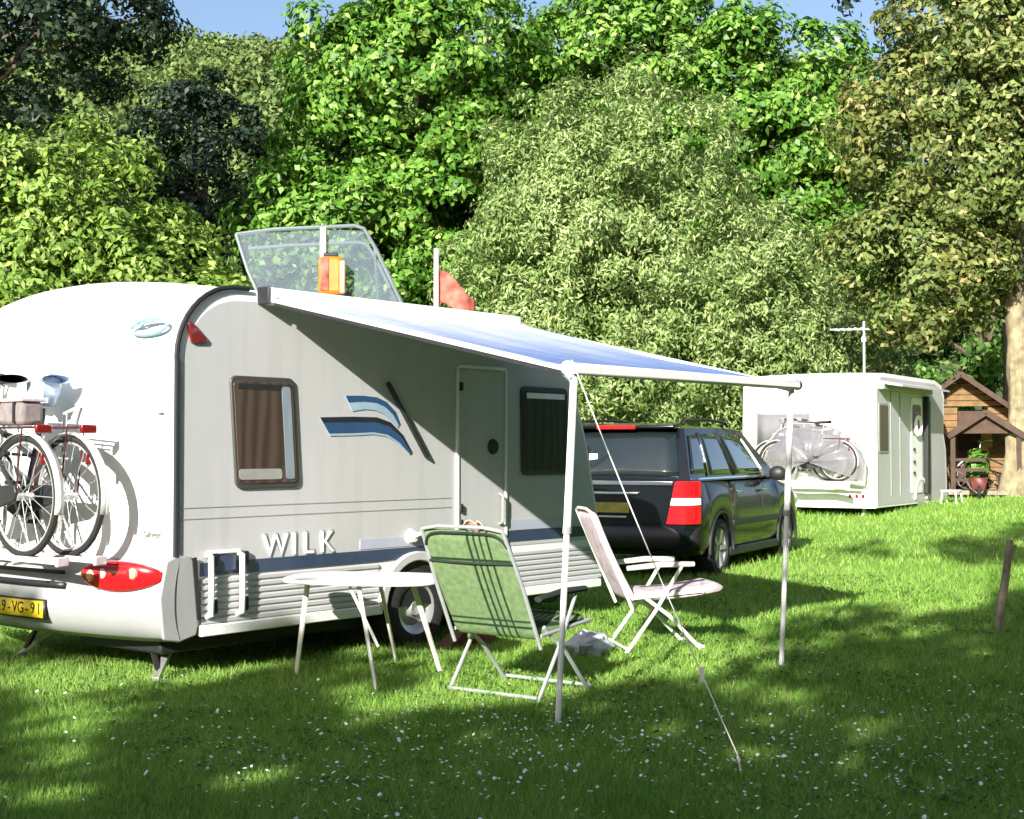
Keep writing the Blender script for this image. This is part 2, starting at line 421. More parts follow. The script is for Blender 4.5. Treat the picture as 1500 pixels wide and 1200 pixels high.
def make_wood():
    rng = np.random.default_rng(21); out = []
    m = leaf_mat('far_wood_leaf', [(0, (.065, .12, .035)), (.5, (.125, .20, .055)), (1, (.20, .27, .10))], .25, .7, (.09, (.8, .75, .6)))
    for k in range(1150):
        y = rng.uniform(80, 205); px = rng.uniform(-60, 640) if k < 900 else rng.uniform(640, 1560); x = (px - 750) / 2050 * y
        h = rng.uniform(4.5, 8); rr = rng.uniform(2.2, 4.0); c = np.array([x, y, float(hill_z(x, y)) + h - rr * .9]); n = 300 if k < 900 else 50
        d = rng.normal(size=(n, 3)); d[:, 2] = np.abs(d[:, 2]) * .9 - .25; d /= np.linalg.norm(d, axis=1, keepdims=True)
        P = c + d * np.array([rr, rr, rr * 1.25]) * rng.uniform(.7, 1.05, (n, 1))
        nn = d + rng.normal(0, .5, (n, 3)); nn /= np.linalg.norm(nn, axis=1, keepdims=True)
        out.append(leaf_quads(P, nn, .72, .50, rng))
    V = np.concatenate(out); o = np_mesh('distant_wood', V, np.arange(len(V)).reshape(-1, 4), m)
    o['kind'] = 'stuff'; o['label'] = 'dense olive green wood covering the far hill'; o['category'] = 'wood'
make_weeds(); make_hill(); make_wood()

# ------------------------------------------------------------------ trees
LM = dict(
    willow=leaf_mat('willow_leaf', [(0, (.12, .20, .05)), (.5, (.25, .35, .115)), (1, (.42, .50, .22))], .35, .5, (.5, (.8, .85, .75))),
    lime=leaf_mat('lime_green_leaf', [(0, (.07, .15, .02)), (.45, (.18, .30, .045)), (1, (.34, .44, .12))], .35, .5, (.4, (.8, .85, .7))),
    maple=leaf_mat('maple_leaf', [(0, (.035, .11, .014)), (.4, (.10, .24, .028)), (.8, (.19, .34, .05)), (1, (.34, .46, .14))], .3, .45, (.35, (.75, .85, .7))),
    dark=leaf_mat('shaded_leaf', [(0, (.008, .016, .010)), (.6, (.018, .036, .020)), (1, (.045, .075, .035))], .15, .5),  # dark colour stands in for shade among the background trees
    shade_black=leaf_mat('shaded_overhang_leaf', [(0, (.006, .014, .008)), (.6, (.014, .032, .016)), (1, (.05, .08, .035))], .15, .5),  # near-black colour holds the shade of the hanging branches
    olive=leaf_mat('olive_leaf', [(0, (.05, .09, .022)), (.45, (.13, .19, .045)), (.85, (.23, .28, .08)), (1, (.38, .36, .17))], .3, .5, (.45, (1.0, .87, .85))),
    half_shade=leaf_mat('half_shade_leaf', [(0, (.02, .045, .014)), (.6, (.045, .09, .025)), (1, (.10, .16, .05))], .25, .5),  # green darkened to carry the shade beside the tree gap
    mid=leaf_mat('mid_leaf', [(0, (.04, .10, .02)), (.5, (.085, .18, .032)), (1, (.16, .27, .06))], .3, .5),
)
def crown_points(blobs, n_clump, per, clump_r, rng, flat=.75):
    """leaf centres and normals: clumps sit on the lumpy shell of each blob, leaves on the outside of each clump"""
    vol = np.array([b[3] * b[4] + b[4] * b[5] + b[3] * b[5] for b in blobs]); vol = vol / vol.sum()
    Cs = []; Ns = []
    for b, f in zip(blobs, vol):
        n = max(6, int(n_clump * f)); c = np.array(b[:3]); r = np.array(b[3:6])
        d = rng.normal(size=(n, 3)); d /= np.linalg.norm(d, axis=1, keepdims=True)
        lump = .12 * np.sin(d @ rng.normal(0, 3, 3) + 1) + .10 * np.sin(d @ rng.normal(0, 6, 3))
        rad = np.where(rng.random(n) < .78, rng.uniform(.84, 1.0, n), rng.uniform(.45, .84, n)) + lump
        cc = c + d * r * rad[:, None]; cr = clump_r * rng.uniform(.55, 1.3, n)
        m = per; e = rng.normal(size=(n, m, 3)); e += d[:, None, :] * .7; e[..., 2] += .35; e /= np.linalg.norm(e, axis=2, keepdims=True)
        P = cc[:, None] + e * (cr[:, None] * rng.uniform(.45, 1.0, (n, m)))[..., None] * np.array([1, 1, flat])
        nn = e * .9 + d[:, None, :] * .5 + rng.normal(0, .45, (n, m, 3)); nn[..., 2] += .2; nn /= np.linalg.norm(nn, axis=2, keepdims=True)
        Cs.append(P.reshape(-1, 3)); Ns.append(nn.reshape(-1, 3))
    return np.concatenate(Cs), np.concatenate(Ns)

def scl(bl, k): return [tuple(v * k for v in b) for b in bl]
def tree(name, x, y, blobs, lm, n_clump, per, clump_r, L, W, label, group, trunk_r=.2, bark='bark', droop=0.0, seed=1, trunk_top=None, lean=(0, 0), flat=.75, limbs=6, cat='tree'):
    rng = np.random.default_rng(seed); z0 = gz(x, y)
    t = empty(name, (x, y, z0), 0, label, cat, group)
    top = trunk_top or (max(b[2] + b[5] for b in blobs) * .75)
    tr = MB(); pts = []; rs = []
    for i in range(25):
        k = i / 24; pts.append((lean[0] * k + .12 * trunk_r * 4 * math.sin(k * 5 + seed), lean[1] * k + .3 * trunk_r * math.sin(k * 4 + seed * 2), top * k - .1)); rs.append(trunk_r * (1.45 - .45 * min(1, k * 9)) * (1 - .75 * k) + .015)
    tr.tube(pts, rs, 14)
    tr.v = [tuple(Vector(p) + Vector((rng.normal(), rng.normal(), 0)) * trunk_r * .07) for p in tr.v]; trunk = tr.build('trunk', M[bark], t)
    for i in range(limbs):
        k = rng.uniform(.3, .85); b = blobs[rng.integers(len(blobs))]; p0 = Vector(pts[int(k * 24)])
        d = rng.normal(size=3); d /= np.linalg.norm(d); p3 = Vector(b[:3]) + Vector((d[0] * b[3] * .8, d[1] * b[4] * .8, abs(d[2]) * b[5] * .75))
        r0 = trunk_r * (1 - .75 * k) * .6; mid = p0.lerp(p3, .5) + Vector((0, 0, (p3 - p0).length * .1))
        MB().tube([p0, p0.lerp(mid, .5), mid, mid.lerp(p3, .5), p3], [r0, r0 * .8, r0 * .6, r0 * .4, r0 * .12], 6).build('limb', M['bark'], t)
    C, N = crown_points(blobs, n_clump, per, clump_r, rng, flat)
    keep = C[:, 2] > .05; C, N = C[keep], N[keep]
    V = leaf_quads(C, N, L, W, rng, droop)
    o = np_mesh('crown', V, np.arange(len(V)).reshape(-1, 4), LM[lm], t); o['kind'] = 'stuff'
    return t

G1 = 'trees standing behind the caravans'
tree('willow_tree', 2.6, 33, [(0.1, 0, 5.0, 3.3, 3.0, 4.6), (-1.8, -.3, 3.4, 2.6, 2.4, 3.3), (2.6, .2, 3.8, 2.6, 2.4, 3.3), (-.9, 0, 6.6, 2.1, 2, 2.4), (4.6, .3, 2.5, 1.9, 1.8, 2.4)],
     'willow', 1700, 90, .50, .155, .05, 'round grey green willow bush behind the dark car, fine pale foliage', G1, .18, droop=.9, seed=3, flat=.9)
tree('broadleaf_tree', -3.0, 45, [(0, 0, 12.3, 4.0, 3.5, 4.3), (-2.2, 0, 7.3, 3.0, 3, 3.6), (1.8, .2, 8.0, 3.2, 3, 4.0), (-.2, -.6, 4.2, 4.2, 3, 3.5)],
     'maple', 720, 125, .9, .27, .16, 'tall bright green broadleaf tree left of the round willow, reaching the top edge', G1, .32, seed=4)
tree('broadleaf_tree', 6.4, 49, [(-1.6, 0, 12.6, 4.4, 3.5, 4.6), (2.6, 0, 11.6, 4.0, 3.5, 4.4), (4.2, 0, 6.6, 3.0, 3, 4.4), (0, .4, 7.0, 4.6, 3, 4.4)],
     'maple', 800, 120, .95, .27, .16, 'wide bright green broadleaf tree rising behind the round willow and second caravan', G1, .34, seed=5)
tree('olive_tree', 10.02, 27.7, scl([(-1.4, 0, 8.6, 2.5, 2.3, 2.9), (.6, .2, 10.6, 2.1, 2, 1.9), (-2.0, .5, 5.4, 1.9, 1.8, 2.1), (1.6, 1.8, 6.3, 2.2, 1.5, 2.6)], .86),
     'olive', 800, 84, .5, .155, .08, 'olive and rusty leaved tree with pale sunlit trunk beside the wooden cabin', G1, .27, 'bark_light', seed=6, trunk_top=7.5, lean=(-.2, .1))
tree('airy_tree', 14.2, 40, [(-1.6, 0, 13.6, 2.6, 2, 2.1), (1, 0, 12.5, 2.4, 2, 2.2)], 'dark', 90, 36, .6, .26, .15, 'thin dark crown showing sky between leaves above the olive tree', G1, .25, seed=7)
tree('lime_tree', -9.6, 28.5, [(.2, 0, 4.6, 2.6, 2.4, 3.2), (-1.6, 0, 4.2, 2.4, 2.3, 3.3), (1.7, -.2, 3.6, 1.7, 1.9, 2.3)],
     'lime', 800, 90, .58, .18, .085, 'yellow green leafy tree behind the roof of the near caravan, at the far left', G1, .2, seed=8, droop=.5)
tree('shaded_tree', -11.6, 52, [(.4, 0, 10.0, 3.4, 3, 4.1), (2.6, -.3, 6.4, 3.0, 3, 3.6), (-1.8, 0, 7.0, 3, 3, 4)], 'dark', 420, 90, .85, .25, .14, 'tree with shade put into its dark leaf colour, in the gap behind the yellow green tree', G1, .3, seed=9)
tree('leafy_tree', -7.6, 47, [(0, 0, 7.6, 2.4, 2, 2.8), (1.8, -.3, 5.2, 2.4, 2, 2.8), (-1.4, -.5, 3.6, 2.6, 2, 2.4), (2.6, 0, 9.8, 1.6, 1.6, 2.0)], 'half_shade', 320, 80, .7, .24, .13, 'green tree with shade put into its leaf colour, right of the dark tree, behind the boat screen', G1, .25, seed=10)
tree('leafy_shrub', -6.0, 26.5, [(.2, 0, 3.2, 1.0, .9, 1.6), (.9, .2, 2.9, .8, .8, 1.4)], 'lime', 120, 44, .4, .2, .10, 'small light green shrub top just left of the boat screen', G1, .08, seed=11, cat='shrub')
tree('overhanging_tree', -19.0, 38, [(4.6, 0, 12.0, 3.6, 2.6, 2.6), (7.6, .2, 13.0, 2.0, 1.8, 1.3), (3, .3, 15.2, 3.6, 2.8, 2.2), (9.2, 0, 14.6, 1.4, 1.2, .6)], 'shade_black', 340, 70, .6, .22, .12,
     'tree with shade put into its nearly black leaves, hanging into the upper left corner', G1, .32, seed=12, trunk_top=13, lean=(3, 0))
tree('silvery_shrub', 8.4, 34.5, [(-.9, 0, 2.9, 1.1, 1, 2.0), (.3, .2, 2.4, 1.0, 1, 1.7)], 'willow', 130, 44, .42, .2, .08, 'pale feathery shrub just above the roof of the second caravan', G1, .08, seed=13, cat='shrub', droop=.6)
tree('leafy_tree', 15.6, 46, [(-1.6, 0, 7.4, 3.6, 2.5, 5.4), (1.8, 0, 7.0, 3, 2.5, 5.0), (-3.6, -.5, 3.4, 2.4, 2, 3.0)], 'mid', 360, 70, .8, .27, .16, 'shaded mid green tree filling the gap behind the wooden cabin', G1, .25, seed=14)
tree('leafy_tree', 0.6, 54, [(0, 0, 7, 4.5, 2.5, 5.2), (7, 0, 6, 4, 2.5, 5)], 'mid', 200, 46, 1.0, .42, .26, 'green tree standing between the two bright broadleaf trees, further back', G1, .3, seed=15)

# shade trees that stand behind the photographer
G2 = 'shade trees behind the photographer'
for i, (x, y, h, rx, ry, sd_, ex) in enumerate([(-13.4, -6.9, 7.3, 2.7, 2.0, 31, 0), (-9.6, -5.8, 7.0, 2.6, 2.0, 32, 0), (-6.0, -6.2, 6.65, 2.2, 1.9, 33, 0), (-2.4, -6.8, 9.4, 2.0, 1.9, 34, 1), (.8, -6.4, 9.6, 2.5, 2.0, 35, 0), (3.4, -6.2, 9.6, 2.4, 2.0, 36, 0)]):
    bl = [(0, 0, h * .5, rx, ry, h * .46), (rx * .5, .2, h * .45, rx * .8, ry * .8, h * .4), (-rx * .5, -.2, h * .42, rx * .8, ry * .8, h * .38)]
    if ex: bl += [(-.6, 0, 11.0, .9, .8, .32), (.8, 0, 11.9, 1.0, .8, .3)]
    tree('shade_tree', x, y, bl, 'mid', 240 if i < 3 else 200, 34 if i < 3 else 27, .75, .42, .28, ['dense green tree behind the photographer, far left of the row', 'dense green tree behind the photographer, second in the row', 'dense green tree behind the photographer, third in the row',
         'tallest green tree behind the photographer, with a thin top', 'broad green tree behind the photographer, fifth in the row', 'broad green tree behind the photographer, last in the row'][i], G2, .22, seed=sd_, limbs=3)

G3 = 'unseen trees added on the right to block sky light'  # out-of-view row added to keep low sky light off the caravan wall
for i, (x, y, h, rx, lb) in enumerate([(11.5, -3, 9, 3.0, 'unseen tree added right of the photographer, nearest of the side row'), (14.5, 3, 10, 3.2, 'unseen tree added right of the meadow, second of the side row'), (16.5, 9.5, 9.5, 3.2, 'unseen tree added right of the meadow, third of the side row'),
                                   (8.0, -9, 10, 3.2, 'unseen tree added behind the photographer to the right'), (18.5, 16, 10, 3.3, 'unseen tree added right of the meadow, furthest of the side row')]):
    tree('added_side_tree', x, y, [(0, 0, h * .5, rx, rx, h * .48), (.6, .5, h * .35, rx, rx * .9, h * .34)], 'mid', 230, 34, .9, .5, .34, lb, G3, .25, seed=50 + i, limbs=3)

# ------------------------------------------------------------------ near caravan
CA = R(50.36)
CPOS = Vector((-2.086, 8.69, 0))
UX = Vector((math.cos(CA), math.sin(CA), 0)); QX = Vector((-math.sin(CA), math.cos(CA), 0))
def cworld(s, q, z): return CPOS + UX * s + QX * q + Vector((0, 0, z))
WID = 2.72
def bow(q, a=.22): t = (q - WID / 2) / (WID / 2); return -a * (1 - t * t)
def shell_mesh(prof, width, bowf, crown, skip_side=False):
    """profile loop (s, z, rear weight) carried across the width; returns shell and near side cap outline"""
    mb = MB(); nq = 15; n = len(prof)
    def pt(q, p):
        t = (q - width / 2) / (width / 2); return (p[0] + bowf(q) * p[2], q, p[1] + (crown * (1 - t * t) if p[1] > 2.3 else 0))
    edge = .025
    qs = [0, edge] + [edge + (width - 2 * edge) * i / (nq - 1) for i in range(1, nq - 1)] + [width - edge, width]
    for qi, q in enumerate(qs):
        for p in prof:
            if qi in (0, len(qs) - 1):   # small rounded edge at the sides
                cs, cz = 2.2, 1.4; d = Vector((cs - p[0], cz - p[1])).normalized() * .02
                mb.v.append(pt(q, (p[0] + d.x, p[1] + d.y, p[2])))
            else: mb.v.append(pt(q, p))
    for i in range(len(qs) - 1):
        for j in range(n): mb.f.append((i * n + j, i * n + (j + 1) % n, (i + 1) * n + (j + 1) % n, (i + 1) * n + j))
    mb.f.append(tuple(range(n))); mb.f.append(tuple((len(qs) - 1) * n + j for j in range(n)))
    return mb

def arc(cx, cz, r, a0, a1, n): return [(cx + r * math.cos(R(a0 + (a1 - a0) * i / n)), cz + r * math.sin(R(a0 + (a1 - a0) * i / n))) for i in range(n + 1)]
def side_panel(mb, poly, d=.006, q=-.0005):
    """flat piece on the near wall: outline in (s, z), sticking out by d"""
    return mb.prism(poly, (0, q, 0), (1, 0, 0), (0, 0, 1), (0, -1, 0), d)

def make_caravan():
    t = empty('caravan', CPOS, CA, 'near white caravan with blue swoosh, extended awning and yellow plate', 'caravan')
    rear = [(0, .34, 1), (0, .9, 1), (0, 1.5, 1), (0, 2.0, 1)] + [(x, z, 1 - .5 * ((i + 1) / 8) ** 2) for i, (x, z) in enumerate(arc(.46, 2.04, .46, 180, 90, 8)[1:])]
    front = [(.9, 2.507, .18), (1.5, 2.51, 0), (3.3, 2.51, 0), (3.62, 2.46, 0), (3.9, 2.30, 0), (4.09, 2.03, 0), (4.27, 1.58, 0), (4.42, 1.0, 0), (4.52, .52, 0), (4.47, .36, 0), (4.2, .34, 0)]
    under = []
    body = shell_mesh(rear + front, WID, bow, .125)
    body.build('body', M['shell'], t, ang=30)
    # side wall skin: a grey sheet just inside the trim
    def ins(p, k=.035):
        return p
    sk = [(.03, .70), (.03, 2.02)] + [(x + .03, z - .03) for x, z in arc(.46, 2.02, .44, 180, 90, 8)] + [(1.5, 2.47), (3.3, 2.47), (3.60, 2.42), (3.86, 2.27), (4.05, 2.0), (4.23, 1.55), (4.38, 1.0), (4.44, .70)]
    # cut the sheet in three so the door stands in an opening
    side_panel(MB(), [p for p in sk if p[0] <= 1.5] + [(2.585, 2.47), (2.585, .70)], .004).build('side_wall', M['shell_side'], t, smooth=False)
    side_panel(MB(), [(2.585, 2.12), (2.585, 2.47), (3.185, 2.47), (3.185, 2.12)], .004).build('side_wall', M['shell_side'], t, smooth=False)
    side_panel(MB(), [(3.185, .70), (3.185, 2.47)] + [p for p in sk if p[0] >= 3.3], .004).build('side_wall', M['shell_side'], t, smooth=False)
    # seam lines
    for z in (1.10, 1.03):
        MB().box((1.29, -.0055, z), (2.50, .004, .006)).build('wall_seam', M['frame'], t)
    # lower ribbed skirt
    def ribbed(s0, s1, z0, z1, n):
        pr = []
        for i in range(n):
            a = z0 + (z1 - z0) * i / n; h = (z1 - z0) / n
            pr += [(a + .002, .004), (a + h * .25, .016), (a + h * .7, .016), (a + h * .95, .004)]
        mb = MB()
        for a, d in pr:
            mb.v += [(s0, -d, a), (s1, -d, a)]
        mb.f = [(2 * i, 2 * i + 1, 2 * i + 3, 2 * i + 2) for i in range(len(pr) - 1)]
        return mb
    ribbed(.19, 1.76, .36, .655, 7).build('skirt', M['shell_side'], t, smooth=False)
    ribbed(2.54, 4.46, .36, .655, 7).build('skirt', M['shell_side'], t, smooth=False)
    MB().box((.98, -.014, .325), (1.60, .05, .07)).build('skirt_rail', M['white'], t, bev=.008)
    MB().box((3.48, -.014, .325), (1.90, .05, .07)).build('skirt_rail', M['white'], t, bev=.008)
    # stripe
    MB().box((1.6, -.006, .708), (2.82, .006, .085)).build('stripe', M['stripe'], t)
    MB().box((3.72, -.006, .775), (1.36, .006, .085)).build('stripe', M['stripe'], t)
    MB().box((3.72, -.006, .865), (1.36, .006, .085)).build('stripe', M['stripe_grey'], t)
    MB().box((2.06, -.006, .795), (.96, .006, .07)).build('stripe', M['stripe_grey'], t)
    # wheel arch and wheel
    a_out = arc(2.15, .32, .40, 0, 180, 18); a_in = arc(2.15, .32, .33, 180, 0, 18)
    side_panel(MB(), a_out + a_in, .045).build('wheel_arch', M['shell_side'], t, bev=.01)
    side_panel(MB(), arc(2.15, .32, .328, 0, 180, 18), .002, -.002).build('wheel_well', M['black'], t, smooth=False)
    wh = MB(); wh.lathe([(.19, -.02), (.24, -.03), (.285, -.02), (.30, .02), (.30, .15), (.28, .18), (.19, .17)], (2.15, .0, .30), (0, 1, 0), 32)
    tyre = wh.build('wheel', M['tyre'], t)
    MB().lathe([(0, .0), (.05, -.01), (.06, .02), (.13, .035), (.165, .0), (.195, -.012), (.195, .05)], (2.15, .0, .30), (0, 1, 0), 28).build('rim', M['rim'], tyre)
    # windows
    def window(s0, s1, z0, z1, skew, blind):
        f = side_panel(MB(), rrect(s0, s1, z0, z1, .05, 4, skew), .022)
        f = f.build('window', M['frame_dark'], t, bev=.008)
        side_panel(MB(), rrect(s0 + .022, s1 - .026, z0 + .035, z1 - .035, .03, 4, skew), .006, -.022).build('pane', M['darkwin'] if not blind else M['blind'], f, bev=.003)
        if blind:
            side_panel(MB(), rrect(s1 - .125, s1 - .05, z0 + .06, z1 - .06, .02, 3, skew), .003, -.0285).build('edge_strip', M['blind_edge'], f)
            MB().box(((s0 + s1) / 2 + .01, -.0285, z1 - .068), (s1 - s0 - .10, .004, .035)).build('blind_rail', M['trim'], f)
            side_panel(MB(), rrect(s0 + .07, s1 - .12, z0 + .06, z0 + .13, .02, 3, skew), .003, -.0285).build('sill_strip', M['frame'], f)
        else:
            MB().box(((s0 + s1) / 2, -.030, z1 - .075), (s1 - s0 - .12, .006, .045)).build('blind_rail', M['silver'], f)
    window(.405, .955, 1.21, 1.945, .075, True)
    window(3.36, 3.98, 1.26, 1.98, 0.02, False)
    # door
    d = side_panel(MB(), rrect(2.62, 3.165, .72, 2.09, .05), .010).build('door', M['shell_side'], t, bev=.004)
    fr = MB(); fr.box((2.602, -.012, 1.40), (.03, .02, 1.40)); fr.build('jamb', M['white'], d, bev=.004)
    MB().box((3.178, -.012, 1.40), (.022, .02, 1.40)).build('jamb', M['white'], d, bev=.004)
    MB().box((2.89, -.012, 2.105), (.56, .02, .025)).build('lintel', M['white'], d)
    for z in (1.02, .90, 1.95): MB().box((2.632, -.022, z), (.03, .03, .065)).build('hinge', M['black'], d, bev=.006)
    MB().lathe([(0, -.012), (.055, -.012), (.062, 0), (.062, .012)], (0, 0, 0), (0, 1, 0), 20).build('vent', M['black'], d).location = (3.02, -.014, 1.49)
    MB().tube([(3.10, -.012, 1.12), (3.10, -.05, 1.10), (3.10, -.05, .90), (3.10, -.012, .88)], .013).build('handle', M['frame'], d)
    # swooshes
    def swoosh(poly_top, poly_bot, m, off=.0062, dd=.004):
        return side_panel(MB(), poly_top + poly_bot[::-1], dd, -off)
    up_t = [(1.43, 1.845), (1.60, 1.85), (1.74, 1.842), (1.84, 1.81), (1.92, 1.75), (1.97, 1.66)]; up_b = [(1.50, 1.735), (1.62, 1.752), (1.72, 1.748), (1.80, 1.725), (1.88, 1.68), (1.955, 1.625)]
    lo_t = [(1.19, 1.69), (1.50, 1.70), (1.74, 1.70), (1.88, 1.665), (2.0, 1.58), (2.10, 1.45)]; lo_b = [(1.29, 1.56), (1.52, 1.565), (1.70, 1.575), (1.84, 1.56), (1.96, 1.51), (2.08, 1.43)]
    swoosh(up_t, up_b, None).build('swoosh_decal', M['ltblue'], t, smooth=False)
    swoosh(lo_t, lo_b, None).build('swoosh_decal', M['ltblue'], t, smooth=False)
    def inset(tp, bt, a, b): return ([(p[0] + (q[0] - p[0]) * a, p[1] + (q[1] - p[1]) * a) for p, q in zip(tp, bt)], [(p[0] + (q[0] - p[0]) * b, p[1] + (q[1] - p[1]) * b) for p, q in zip(tp, bt)])
    swoosh(*inset(up_t, up_b, .02, .42), None, .0102, .003).build('swoosh_decal', M['blue'], t, smooth=False)
    swoosh(*inset(lo_t, lo_b, .02, .30), None, .0102, .003).build('swoosh_decal', M['trim'], t, smooth=False)
    swoosh(*inset(lo_t, lo_b, .31, .85), None, .0102, .003).build('swoosh_decal', M['blue'], t, smooth=False)
    # maker's letters along the stripe
    Rt = Matrix.Rotation(R(90), 4, 'X')
    for i, ch in enumerate('WILK'):
        xx = (.80, .965, 1.09, 1.26)[i]
        text_mesh('letter', ch, .21, .004, M['silver'], t, Matrix.Translation((xx, -.012, .826)) @ Rt)
        text_mesh('letter_shadow', ch, .21, .002, M['lettergrey'], t, Matrix.Translation((xx + .014, -.0065, .832)) @ Rt)
    # dark edge trim
    path = [(-.006, .80), (-.006, 1.4), (-.006, 2.02)] + [(x, z) for x, z in arc(.46, 2.045, .468, 180, 95, 10)] + [(.56, 2.515)]
    MB().tube([(x, -.012, z) for x, z in path], .017, 8).build('edge_trim', M['black'], t)
    # reflector lamp high on the wall
    side_panel(MB(), [(.075, 2.26), (.105, 2.265), (.22, 2.165), (.205, 2.14), (.10, 2.135)], .022, -.004).build('marker_lamp', M['dark_red'], t, bev=.006)
    # white grab handles by the corner
    for s in (.235, .485):
        MB().tube([(s, -.01, .80), (s, -.055, .79), (s, -.06, .60), (s, -.055, .42), (s, -.01, .41)], .020, 8).build('grab_handle', M['white'], t)
        for z in (.765, .47): MB().box((s + .05, -.022, z), (.05, .03, .09)).build('handle_bracket', M['black'], t, bev=.01)
    MB().box((.36, -.022, .815), (.27, .02, .025)).build('handle_bar', M['white'], t, bev=.005)
    MB().box((.36, -.02, .74), (.20, .014, .10)).build('hatch', M['stripe'], t, bev=.006)
    # outlet hook on the wall beside the door
    hk = MB().lathe([(0, -.05), (.04, -.045), (.05, -.01), (.06, .0)], (0, 0, 0), (0, 1, 0), 16).build('socket', M['white'], t); hk.location = (2.09, -.008, .83)
    MB().tube([(2.09, -.05, .83), (2.13, -.07, .85), (2.17, -.05, .86)], .014).build('socket_lever', M['white'], t)
    # bumper
    def boff(q):
        u = (q + .02) / (WID + .04); ed = min(1, max(0, min(u, 1 - u)) / .12); return .25 + .75 * math.sqrt(max(0, 1 - (1 - ed) ** 2))
    def bumper(u, v):
        q = .0 - .02 + (WID + .04) * u
        f = math.sin(math.pi * v)
        z = .25 + .57 * v if True else 0
        k = [0, .09, .13, .15, .15, .14, .11, .06, .0]
        off = np.interp(v, np.linspace(0, 1, 9), k)
        ed = min(1, min(u, 1 - u) / .12); ed = math.sqrt(max(0, 1 - (1 - ed) ** 2))
        return (bow(q) * 1.0 - off * (.25 + .75 * ed) + .02, q, .27 + .52 * v + .02 * (1 - ed))
    MB().grid(lambda u, v: bumper(.5 - .5 * math.cos(math.pi * u), v), 45, 17).build('bumper', M['bumper'], t, solid=.01)
    # bumper end wrapped on the near side
    e = [(-.10, .30), (-.13, .55), (-.08, .78), (0, .81), (.10, .80), (.155, .74), (.175, .42), (.15, .30), (.02, .27)]
    side_panel(MB(), e, .024, .002).build('bumper_end', M['bumper'], t, bev=.012)
    MB().bar((.125, -.028, .79), (.165, -.028, .40), .03, .012, (0, 1, 0)).build('gap_strip', M['trim'], t)
    # tail light
    def lens(q0, q1, z0, z1, m, name, off, par, n=28, grow=1.0):
        cq, cz, rq, rz = (q0 + q1) / 2, (z0 + z1) / 2, (q1 - q0) / 2, (z1 - z0) / 2
        mb = MB(); rings = [(1.0, -.012)] + [(x, .034 * math.sqrt(1 - x * x) + .002) for x in (.985, .95, .88, .78, .66, .52, .36, .2, .01)]
        for rr, h in rings:
            for j in range(n):
                a = 2 * math.pi * j / n; q = cq + rq * rr * math.cos(a); ex = 1 - .25 * abs(math.cos(a))
                mb.v.append((bow(q) - .15 * boff(q) + .012 - h, q, cz + rz * rr * math.sin(a) * (1 if math.sin(a) < 0 else .9)))
        for i in range(len(rings) - 1):
            for j in range(n): mb.f.append((i * n + j, i * n + (j + 1) % n, (i + 1) * n + (j + 1) % n, (i + 1) * n + j))
        return mb.build(name, m, par)
    for q0 in (.016, WID - .016 - .56):
        tl = lens(q0, q0 + .56, .585, .785, M['red'], 'tail_light', 0, t)
        b0 = q0 if q0 < 1 else q0
        for dq, zz, m in ((.36, .695, 'clear'), (.15, .70, 'amber'), (.46, .68, 'amber')):
            l2 = MB(); c = q0 + dq
            l2.lathe([(0, -.012), (.028, -.010), (.038, .0), (.040, .02)], (0, 0, 0), (1, 0, 0), 16)
            oo = l2.build('lens', M[m], tl); oo.location = (bow(c) - .15 * boff(c) - .012, c, zz)
    # shelf recess and plate
    def strip(q0, q1, z0, z1, off, m, name, par, solid=.012):
        return MB().grid(lambda u, v: (bow(q0 + (q1 - q0) * u) - off, q0 + (q1 - q0) * u, z0 + (z1 - z0) * v), 12, 2).build(name, m, par, solid=solid)
    strip(.72, 1.72, .585, .625, .14, M['trim'], 'bumper_slot', t)
    strip(.72, 1.72, .675, .70, .14, M['trim'], 'bumper_slot', t)
    pl = strip(.885, 1.42, .375, .505, .15, M['trim'], 'number_plate', t, .014)
    strip(.895, 1.41, .388, .495, .160, M['yellow'], 'plate_face', pl, .006)
    tx = '29-VG-91'
    for i, ch in enumerate(tx):
        q = 1.375 - i * .0635
        text_mesh('plate_letter', ch, .105, .002, M['black'], pl, Matrix.Translation((bow(q) - .1645, q, .441)) @ Matrix.Rotation(R(-90), 4, 'Z') @ Rt)
    # rear badge and small name
    lg = MB(); cq, cz = .20, 2.235
    for k0, dz in ((0, 0),):
        lg.tube([(bow(cq + .135 * math.cos(a)) - .005, cq + .135 * math.cos(a), cz + .048 * math.sin(a) - .08 * .135 * math.cos(a)) for a in [2 * math.pi * j / 28 for j in range(28)]], .012, 6, closed=True)
    lo = lg.build('oval_logo', M['teal'], t)
    MB().tube([(bow(q) - .005, q, z) for q, z in ((.31, 2.245), (.25, 2.25), (.21, 2.268), (.16, 2.275))], .009, 6).build('logo_hill', M['teal'], lo)
    text_mesh('small_lettering', 'Silver', .062, .003, M['lettergrey'], t, Matrix.Translation((bow(.16) - .008, .16, .935)) @ Matrix.Rotation(R(-90 + 15), 4, 'Z') @ Rt)
    MB().box((bow(.17) - .004, .10, 1.70), (.006, .05, .02)).build('wall_cap', M['frame'], t, bev=.002)
    # chassis and steadies
    MB().box((2.1, .66, .225), (4.1, .90, .11)).build('underfloor_shade', M['black'], t, bev=.02)  # black box added to stand in for the shade under the caravan
    MB().box((2.15, WID / 2, .30), (4.0, WID - .3, .10)).build('chassis', M['black'], t)
    MB().box((.25, WID / 2, .31), (.06, WID - .2, .07)).build('rear_beam', M['black'], t)
    MB().tube([(2.15, .1, .30), (2.15, WID - .1, .30)], .04).build('axle', M['black'], t)
    wh2 = MB().lathe([(.0, -.02), (.24, -.03), (.285, -.02), (.30, .02), (.30, .15), (.28, .18), (0, .17)], (2.15, WID - .18, .30), (0, 1, 0), 24).build('wheel', M['tyre'], t)
